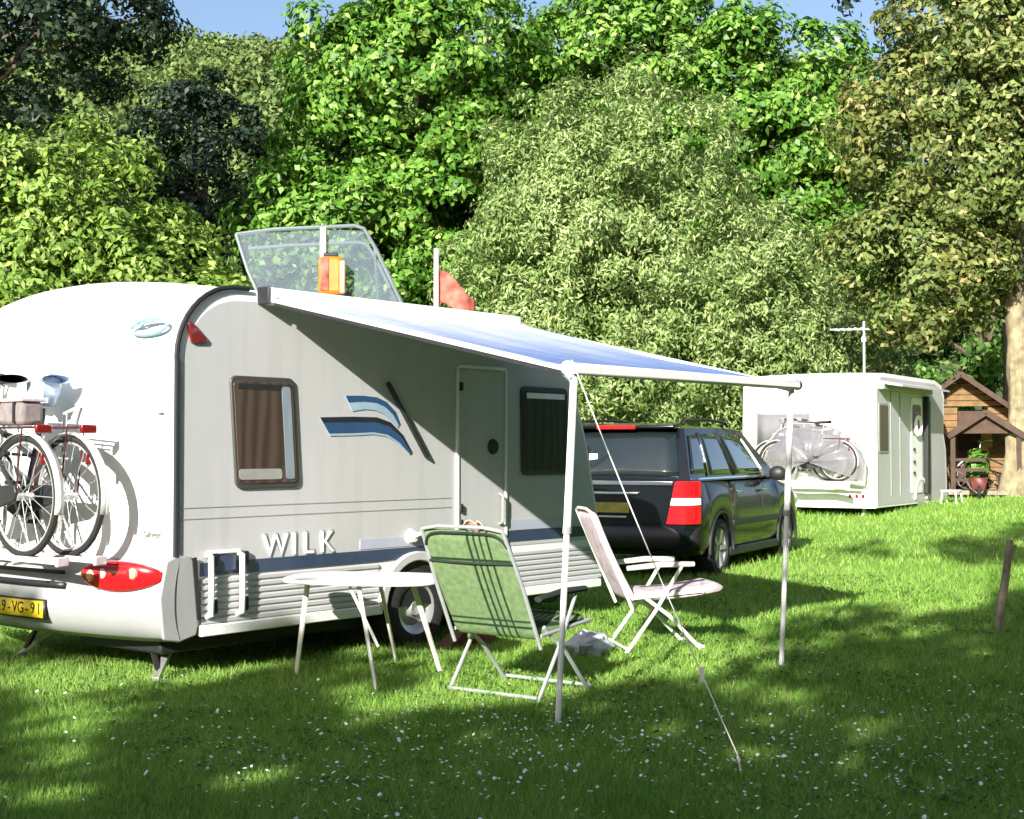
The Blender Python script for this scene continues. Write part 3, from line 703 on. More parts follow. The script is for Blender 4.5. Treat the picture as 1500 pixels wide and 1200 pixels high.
    for q, dr in ((.42, -1), (1.62, 1)):
        st = MB().bar((.34, q, .28), (.02, q + dr * .20, .02), .05, .03).build('steady_leg', M['steel'], t, bev=.004)
        MB().bar((.10, q + dr * .01, .29), (.06, q + dr * .19, .03), .03, .02).build('brace', M['trim'], st)
        MB().box((.02, q + dr * .21, .012), (.12, .12, .02)).build('foot', M['steel'], st)
    for q in (.5, 1.6): MB().bar((3.7, q, .28), (4.0, q, .02), .05, .03).build('steady_leg', M['steel'], t)
    MB().bar((4.3, WID / 2 - .4, .33), (5.5, WID / 2, .38), .06, .08).build('drawbar', M['steel'], t)
    MB().bar((4.3, WID / 2 + .4, .33), (5.5, WID / 2, .38), .06, .08).build('drawbar', M['steel'], t)
    MB().tube([(5.35, WID / 2, .6), (5.35, WID / 2, .03)], .03).build('jockey_post', M['steel'], t)
    # awning cassette on the roof edge
    MB().box((1.96, -.05, 2.475), (2.62, .11, .11)).build('awning_case', M['white'], t, bev=.02)
    MB().box((.655, -.05, 2.475), (.02, .12, .12)).build('case_end', M['black'], t, bev=.02)
    return t
make_caravan()

# ------------------------------------------------------------------ awning
def awning_fabric():
    m = bpy.data.materials.new('awning_fabric'); m.use_nodes = True; nt = m.node_tree; b = nt.nodes['Principled BSDF']
    tc = nt.nodes.new('ShaderNodeTexCoord'); sx = nt.nodes.new('ShaderNodeSeparateXYZ'); nt.links.new(tc.outputs['Object'], sx.inputs[0])
    mr = nt.nodes.new('ShaderNodeMapRange'); mr.inputs[1].default_value = 0; mr.inputs[2].default_value = -2.56
    nt.links.new(sx.outputs['Y'], mr.inputs[0])
    r = ramp(nt, mr.outputs[0], [(0, (.62, .62, .63)), (.28, (.44, .49, .60)), (.65, (.20, .27, .46)), (1, (.10, .16, .36))])
    nz = nt.nodes.new('ShaderNodeTexNoise'); nz.inputs['Scale'].default_value = 4
    mp = nt.nodes.new('ShaderNodeMapping'); mp.inputs['Scale'].default_value = (.6, 8, 1); nt.links.new(tc.outputs['Object'], mp.inputs[0]); nt.links.new(mp.outputs[0], nz.inputs['Vector'])
    r2 = ramp(nt, nz.outputs['Fac'], [(.3, (.86, .86, .88)), (.7, (1.08, 1.08, 1.06))])
    mx = nt.nodes.new('ShaderNodeMix'); mx.data_type = 'RGBA'; mx.blend_type = 'MULTIPLY'; mx.inputs[0].default_value = 1
    nt.links.new(r.outputs[0], mx.inputs[6]); nt.links.new(r2.outputs[0], mx.inputs[7]); nt.links.new(mx.outputs[2], b.inputs['Base Color'])
    b.inputs['Roughness'].default_value = .6; b.inputs['Specular IOR Level'].default_value = .3
    return m
def make_awning():
    t = empty('awning', CPOS, CA, 'white and blue sun awning stretched from the caravan roof to two poles', 'awning')
    s0, s1, n0, n1, z0, z1 = .69, 3.17, .09, 2.55, 2.475, 1.915
    MB().grid(lambda u, v: (s0 + (s1 - s0) * u, -(n0 + (n1 - n0) * v), z0 + (z1 - z0) * v - .05 * math.sin(math.pi * v) * (.5 + .5 * math.sin(math.pi * u)) + .007 * math.sin(u * 40 + v * 3) * v + .006 * math.sin(u * 23 - v * 9) * math.sin(math.pi * v)), 64, 30).build('canopy', awning_fabric(), t, solid=.006)
    MB().box(((s0 + s1) / 2, -n1 - .02, z1 - .012), (s1 - s0 + .06, .075, .062)).build('front_rail', M['pole'], t, bev=.015)
    for s in (s0 + .015, s1 - .015):
        MB().bar((s, -n0, z0 - .028), (s, -n1, z1 - .018), .03, .03).build('rafter', M['pole'], t, bev=.005)
        MB().bar((s, -n0 - .02, z0 - .056), (s, -n1, z1 - .046), .02, .02).build('rafter_seal', M['trim'], t)
    MB().bar((1.83, -.03, 1.95), (2.245, -.03, 1.41), .02, .035, (0, 1, 0)).build('slanted_bar', M['black'], t, bev=.004)  # thin black bar slanting down across the caravan wall
    for s, zz, (bx, by) in ((s0 + .02, z1 - .03, (.245, 7.532)), (s1 - .02, z1 - .03, (1.80, 9.40))):
        tw = cworld(s, -n1 - .01, zz); bw = Vector((bx, by, gz(bx, by) - .01)); inv = lambda p: Vector(((p - CPOS).dot(UX), (p - CPOS).dot(QX), p.z))
        a, b = inv(tw), inv(bw)
        p = MB().tube([a, a.lerp(b, .45)], .021, 10).build('pole', M['pole'], t)
        MB().tube([a.lerp(b, .45), b], .017, 10).build('lower_tube', M['pole'], p)
        MB().tube([a.lerp(b, .44), a.lerp(b, .46)], .025, 10).build('pole_clamp', M['frame'], p)
        MB().box(b + Vector((0, 0, .015)), (.07, .07, .02)).build('pole_foot', M['frame'], p, bev=.005)
    MB().tube([(s0 - .01, -n1 + .02, z1), (s0 - .03, -n1 - .03, z1 - .03)], .04, 10).build('rail_cap', M['pole'], t)
    MB().tube([(s1 + .03, -n1 - .02, z1 - .01), (s1 + .055, -n1 - .02, z1 - .01)], .036, 10).build('rail_cap', M['trim'], t)
    return t
make_awning()
def make_rope():
    a = cworld(.69, -2.56, 1.90); b = Vector((1.041, 6.416, gz(1.041, 6.416)))
    t = empty('guy_rope', b, 0, 'white guy rope running from the nearer awning pole to a peg in the grass', 'rope')
    P = [(a - b) * (1 - k / 10) + Vector((0, 0, .05 - .04 * math.sin(math.pi * k / 10))) * (1 if k else 1) for k in range(11)]
    MB().tube(P, .0032, 6).build('rope', M['rope'], t)
    MB().tube([(.02, -.04, -.08), (-.01, .02, .07)], .008, 8).build('peg', M['steel'], t)
    pos = Vector(P[8]); MB().box(pos, (.02, .02, .07)).build('runner', M['white'], t)
make_rope()

# ------------------------------------------------------------------ bicycles and rack
def make_bike(loc, rz, label, mats, group):
    t = empty('bicycle', loc, rz, label, 'bicycle', group)
    fm, fend, sad = mats; r = .345; fx = -1.08
    def V(x, z, y=0): return (x, y, z)
    bb = V(-.46, .30); st = V(-.26, .86); hd = V(-.90, .88); hdl = V(-.94, .70); rh = V(0, r); fh = V(fx, r)
    for nm, a, b, rr in (('down_tube', hdl, bb, .019), ('seat_tube', bb, st, .016), ('top_tube', V(-.91, .80), V(-.36, .56), .017), ('head_tube', hd, hdl, .02)):
        MB().tube([a, b], rr, 8).build(nm, fm, t)
    for y in (-.055, .055):
        MB().tube([V(-.46, .30, y * .6), V(0, r, y)], .010, 6).build('chain_stay', fm, t)
        MB().tube([V(-.33, .66, y * .4), V(0, r, y)], .009, 6).build('seat_stay', fm, t)
        MB().tube([V(-.95, .67, y * .8), V(-1.03, .5, y), V(fx, r, y)], .011, 6).build('fork_blade', fm, t)
    for hx in (0, fx):
        wv = MB().ring(V(hx, r), (0, 1, 0), r - .018, .019, 40, 8).build('wheel', M['tyre'], t)
        MB().ring(V(hx, r), (0, 1, 0), r - .042, .010, 40, 6).build('rim', M['bikesilver'], wv)
        MB().tube([V(hx, r, -.05), V(hx, r, .05)], .022, 10).build('hub', M['bikesilver'], wv)
        for k in range(18):
            an = 2 * math.pi * k / 18; yo = .022 if k % 2 else -.022
            MB().tube([V(hx + .018 * math.cos(an + .6), r + .018 * math.sin(an + .6), yo), V(hx + (r - .045) * math.cos(an), r + (r - .045) * math.sin(an), 0)], .0024, 4).build('spoke', M['bikesilver'], wv)
        a0, a1 = ((-15, 165) if hx == 0 else (60, 200))
        g = MB(); nn = 18
        for i in range(nn + 1):
            an = R(a0 + (a1 - a0) * i / nn)
            for y, dr in ((-.027, -.012), (0, 0), (.027, -.012)):
                g.v.append(V(hx + (r + .022 + dr) * math.cos(an), r + (r + .022 + dr) * math.sin(an), y))
        for i in range(nn): g.f += [(3 * i, 3 * i + 1, 3 * i + 4, 3 * i + 3), (3 * i + 1, 3 * i + 2, 3 * i + 5, 3 * i + 4)]
        g.build('mudguard', fend, t, solid=.003)
    MB().tube([st, V(-.235, .98)], .012, 8).build('seat_post', M['bikesilver'], t)
    def sad_f(u, v):
        x = -.40 + .27 * u; wv2 = .022 + .075 * max(0, (u - .35) / .65) ** .8; a = math.pi * 2 * v
        return (x, wv2 * math.cos(a), 1.0 + .028 * math.sin(a) * (1 if math.sin(a) > 0 else .8) + .012 * u)
    MB().grid(sad_f, 10, 12, True).build('saddle', sad, t)
    MB().tube([hd, V(-.88, 1.02)], .012, 8).build('stem', M['bikesilver'], t)
    MB().tube([V(-.70, 1.06, -.24), V(-.80, 1.08, -.22), V(-.88, 1.05, -.10), V(-.88, 1.03, 0), V(-.88, 1.05, .10), V(-.80, 1.08, .22), V(-.70, 1.06, .24)], .011, 8).build('handlebar', M['bikesilver'], t)
    for y in (-.235, .235): MB().tube([V(-.74, 1.068, y), V(-.63, 1.05, y * 1.03)], .017, 8).build('grip', M['black'], t)
    c = MB(); 
    for y in (-.055, 0, .055): c.tube([V(-.24, .735, y), V(.16, .735, y)], .006, 6)
    cr = c.build('luggage_carrier', M['bikered'], t)
    for y in (-.055, .055): MB().tube([V(.06, .735, y), V(0, r, y)], .005, 6).build('carrier_stay', M['bikered'], t)
    MB().box(V(.185, .725), (.03, .10, .05)).build('rear_lamp', M['dark_red'], t, bev=.008)
    MB().box(V(.20, .56), (.02, .05, .07)).build('reflector', M['dark_red'], t, bev=.006)
    MB().ring(bb, (0, 1, 0), .085, .008, 24, 6).build('chainring', M['trim'], t)
    MB().prism([(-.55, .36), (-.46, .40), (0, .41), (.02, .37), (0, .32), (-.44, .21), (-.54, .25)], (0, -.045, 0), (1, 0, 0), (0, 0, 1), (0, -1, 0), .022).build('chain_case', M['trim'], t, bev=.006)
    for k, sgn in ((1, -1), (-1, 1)):
        e2 = V(-.46 + .12 * k, .30 + .12 * k, sgn * .085)
        cr2 = MB().tube([V(-.46, .30, sgn * .07), e2], .009, 6).build('crank', M['bikesilver'], t)
        MB().box((e2[0], e2[1] + sgn * .05, e2[2]), (.09, .08, .022)).build('pedal', M['black'], cr2)
    MB().lathe([(0, .05), (.03, .045), (.038, 0), (.02, -.03), (0, -.035)], V(-1.0, .80), (-1, 0, 0), 12).build('headlamp', M['bikesilver'], t)
    MB().tube([V(-.22, .36, .05), V(-.10, .05, .10)], .008, 6).build('kickstand', M['bikesilver'], t)
    return t
BA = CA - R(90)
GB = 'bicycles carried behind the caravan'
b1 = make_bike(cworld(-.60, .72, .795), BA, 'outer bicycle on the caravan rack, black saddle and pale mudguards', (M['bikeframe'], M['fender'], M['saddle']), GB)
b2 = make_bike(cworld(-.39, .56, .795), BA, 'inner bicycle on the caravan rack, nearer the white wall', (M['bikeframe'], M['bikesilver'], M['bluebag']), GB)
b1.scale = b2.scale = (1.1, 1.1, 1.1)
def make_rack():
    t = empty('bicycle_rack', CPOS, CA, 'pale bicycle carrier rails below the two bicycle wheels', 'rack')
    for s, q0 in ((-.60, .30), (-.39, .22)):
        g = MB(); g.prism([(-.035, 0), (.035, 0), (.035, .035), (.026, .035), (.026, .01), (-.026, .01), (-.026, .035), (-.035, .035)], (s, q0, .775), (1, 0, 0), (0, 0, 1), (0, 1, 0), 1.85).build('rail', M['fabric_pale'], t)
        MB().box((s, q0 + .0, .79), (.085, .03, .06)).build('end_cap', M['fabric_pale'], t, bev=.008)
    for q in (.75, 1.4):
        MB().tube([(bow(q) - .0, q, 1.75), (-.30, q, 1.70), (-.33, q, 1.0), (-.36, q, .77), (-.66, q, .765)], .014, 8).build('support', M['bikesilver'], t)
        MB().tube([(bow(q) - .0, q, .86), (-.36, q, .77)], .012, 8).build('strut', M['bikesilver'], t)
    for q, z, s1 in ((.88, 1.42, -.60), (1.25, 1.55, -.39)):
        MB().tube([(-.31, q, z), (s1 - .02, q + .02, z + .02)], .011, 8).build('clamp_arm', M['trim'], t)
        MB().lathe([(0, -.02), (.02, -.015), (.02, .015), (0, .02)], (s1 - .03, q + .02, z + .02), (1, 0, 0), 10).build('clamp_knob', M['black'], t)
make_rack()
def lump(name, c, rx, ry, rz, m, seed, label, cat, rot=0, amp=.12, parent=None):
    rng = np.random.default_rng(seed); ph = rng.normal(0, 3, (4, 3))
    def f(u, v):
        th = math.pi * u; p = 2 * math.pi * v; d = np.array([math.sin(th) * math.cos(p), math.sin(th) * math.sin(p), math.cos(th)])
        k = 1 + amp * sum(math.sin(float(d @ q) * 1.6 + i) for i, q in enumerate(ph)) / 2
        return (d[0] * rx * k, d[1] * ry * k, d[2] * rz * k)
    o = MB().grid(f, 14, 18, True).build(name, m, parent); o.location = c; o.rotation_euler = (0, 0, rot)
    if label: tag(o, label, cat)
    return o
lump('rain_cover', cworld(-.385, .86, 1.86), .13, .10, .12, M['bluebag'], 3, 'pale blue rain cover pulled over the saddle of the inner bicycle', 'cover', BA)
def make_pannier():
    t = empty('pannier_bag', cworld(-.60, .80, 1.615), BA, 'dark grey pannier bag lying on the carrier of the outer bicycle', 'bag')
    MB().box((0, 0, .075), (.34, .16, .15)).build('bag_body', M['pannier'], t, bev=.03)
    MB().box((0, 0, .156), (.36, .17, .02)).build('flap', M['fabric_pale'], t, bev=.006)
    for x in (-.09, .09): MB().box((x, -.084, .08), (.025, .008, .13)).build('strap', M['black'], t)
make_pannier()

# ------------------------------------------------------------------ car
def make_car():
    t = empty('parked_car', (1.13, 15.15, gz(1.6, 15.8) - .03), R(-27), 'dark blue estate style off-roader parked beyond the awning, red tail light', 'car')
    L, W = 4.35, .90
    ys = sorted(set([0, .03, .08, .16, .3, .4] + [round(.85 + .4 * math.cos(a), 4) for a in np.linspace(0, math.pi, 13)] + [1.5, 1.9, 2.3, 2.7] + [round(3.42 + .4 * math.cos(a), 4) for a in np.linspace(0, math.pi, 13)] + [3.95, 4.1, 4.22, 4.3, 4.35]))
    mb = MB(); rows = []
    for y in ys:
        w_ = W
        if y < .3: w_ -= .14 * (1 - y / .3) ** 2.2
        if y > 3.7: w_ -= .22 * ((y - 3.7) / .65) ** 2.2
        zt = 1.10 - .02 * y / 4
        if y > 3.1: zt = np.interp(y, [3.1, 3.4, 4.0, 4.25, 4.35], [1.08, 1.04, .97, .88, .74])
        zb = .30
        for yc in (.85, 3.42):
            if abs(y - yc) < .4: zb = max(zb, .34 + math.sqrt(max(0, .16 - (y - yc) ** 2)))
        h = lambda k: zb + (zt - zb) * k
        sec = [(w_ - .05, zb), (w_ + .005, h(.12) if zb < .5 else h(.1)), (w_ + .012, h(.45)), (w_, h(.68)), (w_ - .035, h(.86)), (w_ - .055, h(.95)), (w_ - .09, zt), (w_ * .5, zt + .02), (0, zt + .028)]
        rows.append([(x, y, z) for x, z in sec] + [(-x, y, z) for x, z in sec[-2::-1]])
    n = len(rows[0])
    for r_ in rows: mb.v += r_
    for i in range(len(rows) - 1):
        for j in range(n - 1): mb.f.append((i * n + j, i * n + j + 1, (i + 1) * n + j + 1, (i + 1) * n + j))
    mb.f.append(tuple(range(n))); mb.f.append(tuple((len(rows) - 1) * n + j for j in range(n)))
    mb.build('body', M['paint'], t, ang=40)
    MB().box((0, 2.15, .42), (1.5, 3.9, .24)).build('underbody', M['black'], t)
    # cabin
    B = dict(y0=.03, y1=3.25, x=.83, z=1.085); T = dict(y0=.30, y1=2.25, x=.665, z=1.655)
    def corner(sx, fr, top):
        P = T if top else B; return Vector((sx * P['x'], P['y1'] if fr else P['y0'], P['z']))
    def patch(a, b, c, d, bulge, nrm):
        nrm = Vector(nrm)
        return lambda u, v: (a * (1 - u) * (1 - v) + b * u * (1 - v) + c * u * v + d * (1 - u) * v) + nrm * bulge * (4 * u * (1 - u)) * (.6 + 1.6 * v * (1 - v))
    rear = patch(corner(-1, 0, 0), corner(1, 0, 0), corner(1, 0, 1), corner(-1, 0, 1), .05, (0, -1, .3))
    right = patch(corner(1, 0, 0), corner(1, 1, 0), corner(1, 1, 1), corner(1, 0, 1), .035, (1, 0, .2))
    left = patch(corner(-1, 1, 0), corner(-1, 0, 0), corner(-1, 0, 1), corner(-1, 1, 1), .035, (-1, 0, .2))
    front = patch(corner(1, 1, 0), corner(-1, 1, 0), corner(-1, 1, 1), corner(1, 1, 1), .08, (0, 1, .4))
    cab = MB()
    for f in (rear, right, left, front): cab.grid(f, 12, 8)
    cab.grid(lambda u, v: (T['x'] * (2 * u - 1), T['y0'] + (T['y1'] - T['y0']) * v - (.05 * 4 * u * (1 - u) * (1 - v)) * .6, T['z'] + .055 * (4 * u * (1 - u)) ** .6 * (.75 + 1.0 * v * (1 - v))), 14, 12)
    cab.build('cabin', M['paint'], t, ang=50)
    def panel(f, u0, u1, v0, v1, m, name, par, off=.008, solid=.01, n=8, taper=(0, 0)):
        e = 1e-3
        def g(a, b):
            u = u0 + (u1 - u0) * a; v = v0 + (v1 - v0) * b
            u += taper[0] * b * (1 - a) + taper[1] * b * a
            p = f(u, v); nn = (f(u + e, v) - f(u - e, v)).cross(f(u, v + e) - f(u, v - e)).normalized()
            return p + nn * off
        return MB().grid(g, n, n).build(name, m, par, solid=solid)
    rg = panel(rear, .07, .93, .08, .90, M['glass'], 'rear_window', t, .012)
    panel(right, .02, .155, .14, .86, M['glass'], 'side_window', t, .008, taper=(.015, -.005))
    panel(right, .19, .44, .10, .88, M['glass'], 'side_window', t, .008)
    panel(right, .475, .84, .10, .88, M['glass'], 'side_window', t, .008, taper=(0, .02))
    panel(left, .16, .52, .10, .88, M['glass'], 'side_window', t, .008)
    panel(left, .55, .98, .10, .88, M['glass'], 'side_window', t, .008)
    panel(front, .05, .95, .06, .93, M['glass'], 'windscreen', t, .012)
    for u in (.172, .457): panel(right, u - .008, u + .008, .08, .92, M['chrome'] if u < .2 else M['plastic'], 'pillar_strip', t, .012, .008, 4)
    panel(right, .0, .86, .02, .055, M['chrome'], 'belt_strip', t, .010, .008, 10)
    MB().box((0, .255, 1.685), (1.22, .24, .035), Matrix.Rotation(R(8), 3, 'X')).build('spoiler', M['paint'], t, bev=.012)
    MB().box((-.06, .128, 1.668), (.46, .02, .045)).build('brake_light', M['red'], t, bev=.006)
    for s in (-1, 1):
        rl = MB().tube([(s * .60, .45, 1.70), (s * .60, .5, 1.745), (s * .585, 1.3, 1.765), (s * .56, 2.0, 1.745), (s * .56, 2.08, 1.70)], .017, 8).build('roof_rail', M['plastic'], t)
        mir = MB().grid(lambda u, v: (s * (.99 + .11 * math.cos(2 * math.pi * v) * math.sin(math.pi * u)), 2.72 + .07 * math.sin(math.pi * (u)) * math.sin(2 * math.pi * v), 1.14 + .09 * math.cos(math.pi * u)), 8, 12, True).build('mirror', M['plastic'], t)
        MB().tube([(s * .83, 2.72, 1.10), (s * .93, 2.72, 1.11)], .025, 8).build('mirror_arm', M['plastic'], mir)
        # tail lights wrap round the corner
        plan = [(.60, -.022), (.72, -.022), (.79, -.005), (.86, .06), (.905, .17)]
        inner = [(.60, .0), (.72, .0), (.775, .015), (.84, .07), (.885, .17)]
        loop = plan + inner[::-1]
        z = (.63, .83, .91, 1.09)
        for (z0, z1), m, nm, xl in zip(((z[0], z[1]), (z[1], z[2]), (z[2], z[3])), ('red', 'clear', 'red'), ('tail_light', 'reverse_lens', 'tail_light'), (.58, .63, .67)):
            xa, xb = (np.interp(zz, [.63, 1.09], [.575, .675]) for zz in (z0, z1)); mbl = MB(); nl = len(loop)
            for zz, xq in ((z0 + .001, xa), (z1 - .001, xb)):
                for i, (x, y) in enumerate(loop): mbl.v.append((s * (xq if i in (0, nl - 1) else max(x, xq + .01)), y + (.02 * (zz - .86) if y < .1 else 0), zz))
            mbl.f = [tuple(range(nl)), tuple(range(nl, 2 * nl))] + [(i, (i + 1) % nl, nl + (i + 1) % nl, nl + i) for i in range(nl)]
            mbl.build(nm, M[m], t, bev=.008)
        for yc in (.85, 3.42):
            ax = (s, 0, 0); c = (s * .72, yc, .34)
            wv = MB().lathe([(.2, -.1), (.31, -.09), (.34, -.04), (.34, .12), (.32, .165), (.235, .175), (.225, .15)], c, ax, 32).build('wheel', M['tyre'], t)
            MB().lathe([(.0, .13), (.06, .135), (.07, .12), (.2, .10), (.228, .15), (.235, .165)], c, ax, 28).build('rim', M['rim'], wv)
            for k in range(5):
                a = 2 * math.pi * k / 5
                MB().bar((c[0] + s * .135, c[1] + .04 * math.cos(a), c[2] + .04 * math.sin(a)), (c[0] + s * .15, c[1] + .21 * math.cos(a), c[2] + .21 * math.sin(a)), .05, .03, (1, 0, 0)).build('spoke', M['rim'], wv)
            g = MB(); prof = arc(yc, .34, .42, -8, 188, 18) + arc(yc, .34, .385, 188, -8, 18)
            g.prism(prof, (s * .885, 0, 0), (0, 1, 0), (0, 0, 1), (s, 0, 0), .035).build('arch_lip', M['plastic'], t, bev=.008)
        for y0, z0 in ((1.42, .95), (2.42, .95)): MB().box((s * .915, y0, z0), (.03, .17, .028)).build('door_handle', M['chrome'], t, bev=.008)
        MB().box((s * .913, 2.1, .60), (.025, 1.75, .07)).build('side_moulding', M['plastic'], t, bev=.008)
        MB().box((s * .85, 2.13, .28), (.10, 1.9, .10)).build('sill', M['plastic'], t, bev=.02)
        for y0 in (1.30, 2.34): MB().box((s * .9115, y0, .80), (.006, .012, .48)).build('door_gap', M['black'], t)
    # tailgate dress
    MB().box((0, -.012, 1.065), (1.30, .03, .05)).build('tailgate_strip', M['chrome'], t, bev=.008)
    MB().box((-.05, -.014, .955), (.62, .03, .032)).build('tailgate_handle', M['chrome'], t, bev=.008)
    np_ = MB().box((-.10, -.012, .80), (.53, .02, .125)).build('number_plate', M['trim'], t, bev=.004)
    MB().box((-.10, -.024, .80), (.51, .006, .108)).build('plate_face', M['plate_shaded'], np_)
    MB().box((-.05, -.01, .70), (.34, .02, .022)).build('badge_strip', M['chrome'], t, bev=.004)
    bp = MB().grid(lambda u, v: ((2 * u - 1) * .885, -.075 + .20 * abs(2 * u - 1) ** 4 + .06 * (2 * v - 1) ** 2, .36 + .25 * v), 21, 8).build('rear_bumper', M['plastic'], t, solid=.03)
    MB().box((-.55, -.03, .46), (.16, .1, .03)).build('bumper_reflector', M['dark_red'], bp)
    MB().bar((-.15, .01, 1.20), (.36, .06, 1.24), .015, .012, (0, -1, 0)).build('rear_wiper', M['black'], t)
    e = rear(.30, .42); MB().box(e + Vector((0, -.025, 0)), (.10, .004, .085)).build('window_sticker', M['white'], t)
    MB().box((0, 4.33, .55), (1.5, .12, .28)).build('front_bumper', M['plastic'], t, bev=.05)
    for s in (-1, 1): MB().box((s * .66, 4.22, .78), (.30, .16, .13)).build('headlight', M['clear'], t, bev=.04)
    MB().box((0, 4.34, .76), (.8, .05, .12)).build('grille', M['black'], t, bev=.02)
make_car()

# ------------------------------------------------------------------ table
def make_table():
    cx, cy = -.93, 9.02; a = R(-12)
    t = empty('camping_table', (cx, cy, gz(cx, cy)), a, 'white oval camping table with thin pale legs beside the caravan', 'table')
    poly = [(.52 * math.copysign(abs(math.cos(x)) ** .6, math.cos(x)), .36 * math.copysign(abs(math.sin(x)) ** .6, math.sin(x))) for x in [2 * math.pi * k / 40 for k in range(40)]]
    MB().prism(poly, (0, 0, .615), (1, 0, 0), (0, 1, 0), (0, 0, 1), .028).build('tabletop', M['table'], t, bev=.008)
    inv = Matrix.Rotation(-a, 3, 'Z')
    for (fx, fy), (tx, ty) in zip([(-1.40, 9.12), (-.82, 8.50), (-.79, 9.62), (-.46, 9.12)], [(-.42, .05), (.02, -.24), (.0, .25), (.30, .0)]):
        f = inv @ Vector((fx - cx, fy - cy, 0))
        MB().tube([(tx, ty, .615), (f.x, f.y, 0)], [.020, .015], 8, flat=.7).build('leg', M['chair_white'], t)
    f1 = inv @ Vector((-.82 - cx, 8.5 - cy, 0)); 
    MB().tube([(-.03, -.26, .60), (f1.x * .55 + .08, f1.y * .8, .25)], .010, 6).build('brace', M['chair_white'], t)
    MB().box((0, 0, .60), (.8, .05, .03)).build('rail', M['chair_white'], t)
make_table()

# ------------------------------------------------------------------ chairs
def striped_green():
    m = bpy.data.materials.new('green_striped_cushion'); m.use_nodes = True; nt = m.node_tree; b = nt.nodes['Principled BSDF']
    tc = nt.nodes.new('ShaderNodeTexCoord'); sx = nt.nodes.new('ShaderNodeSeparateXYZ'); nt.links.new(tc.outputs['Object'], sx.inputs[0])
    base = (.16, .235, .105); dk = (.018, .045, .02)
    def stripes(axis, edges):
        st = [(0, base)]
        for a, bb in edges: st += [(a - .002, base), (a, dk), (bb, dk), (bb + .002, base)]
        mr = nt.nodes.new('ShaderNodeMapRange'); mr.inputs[1].default_value = -.5 if axis == 'X' else 0; mr.inputs[2].default_value = .5 if axis == 'X' else 1
        nt.links.new(sx.outputs[axis], mr.inputs[0]); r = ramp(nt, mr.outputs[0], st); r.color_ramp.interpolation = 'LINEAR'; return r
    r1 = stripes('X', [(.52, .535), (.565, .58), (.61, .622), (.66, .672)])
    r2 = stripes('Z', [(.425, .437), (.462, .472), (.82, .832)])
    mx = nt.nodes.new('ShaderNodeMix'); mx.data_type = 'RGBA'; mx.blend_type = 'DARKEN'; mx.inputs[0].default_value = 1
    nt.links.new(r1.outputs[0], mx.inputs[6]); nt.links.new(r2.outputs[0], mx.inputs[7])
    nz = nt.nodes.new('ShaderNodeTexNoise'); nz.inputs['Scale'].default_value = 30; nt.links.new(tc.outputs['Object'], nz.inputs['Vector'])
    r3 = ramp(nt, nz.outputs['Fac'], [(.3, (.75, .75, .75)), (.7, (1.1, 1.1, 1.1))])
    m2 = nt.nodes.new('ShaderNodeMix'); m2.data_type = 'RGBA'; m2.blend_type = 'MULTIPLY'; m2.inputs[0].default_value = 1
    nt.links.new(mx.outputs[2], m2.inputs[6]); nt.links.new(r3.outputs[0], m2.inputs[7]); nt.links.new(m2.outputs[2], b.inputs['Base Color'])
    b.inputs['Roughness'].default_value = .9; b.inputs['Specular IOR Level'].default_value = .1
    return m
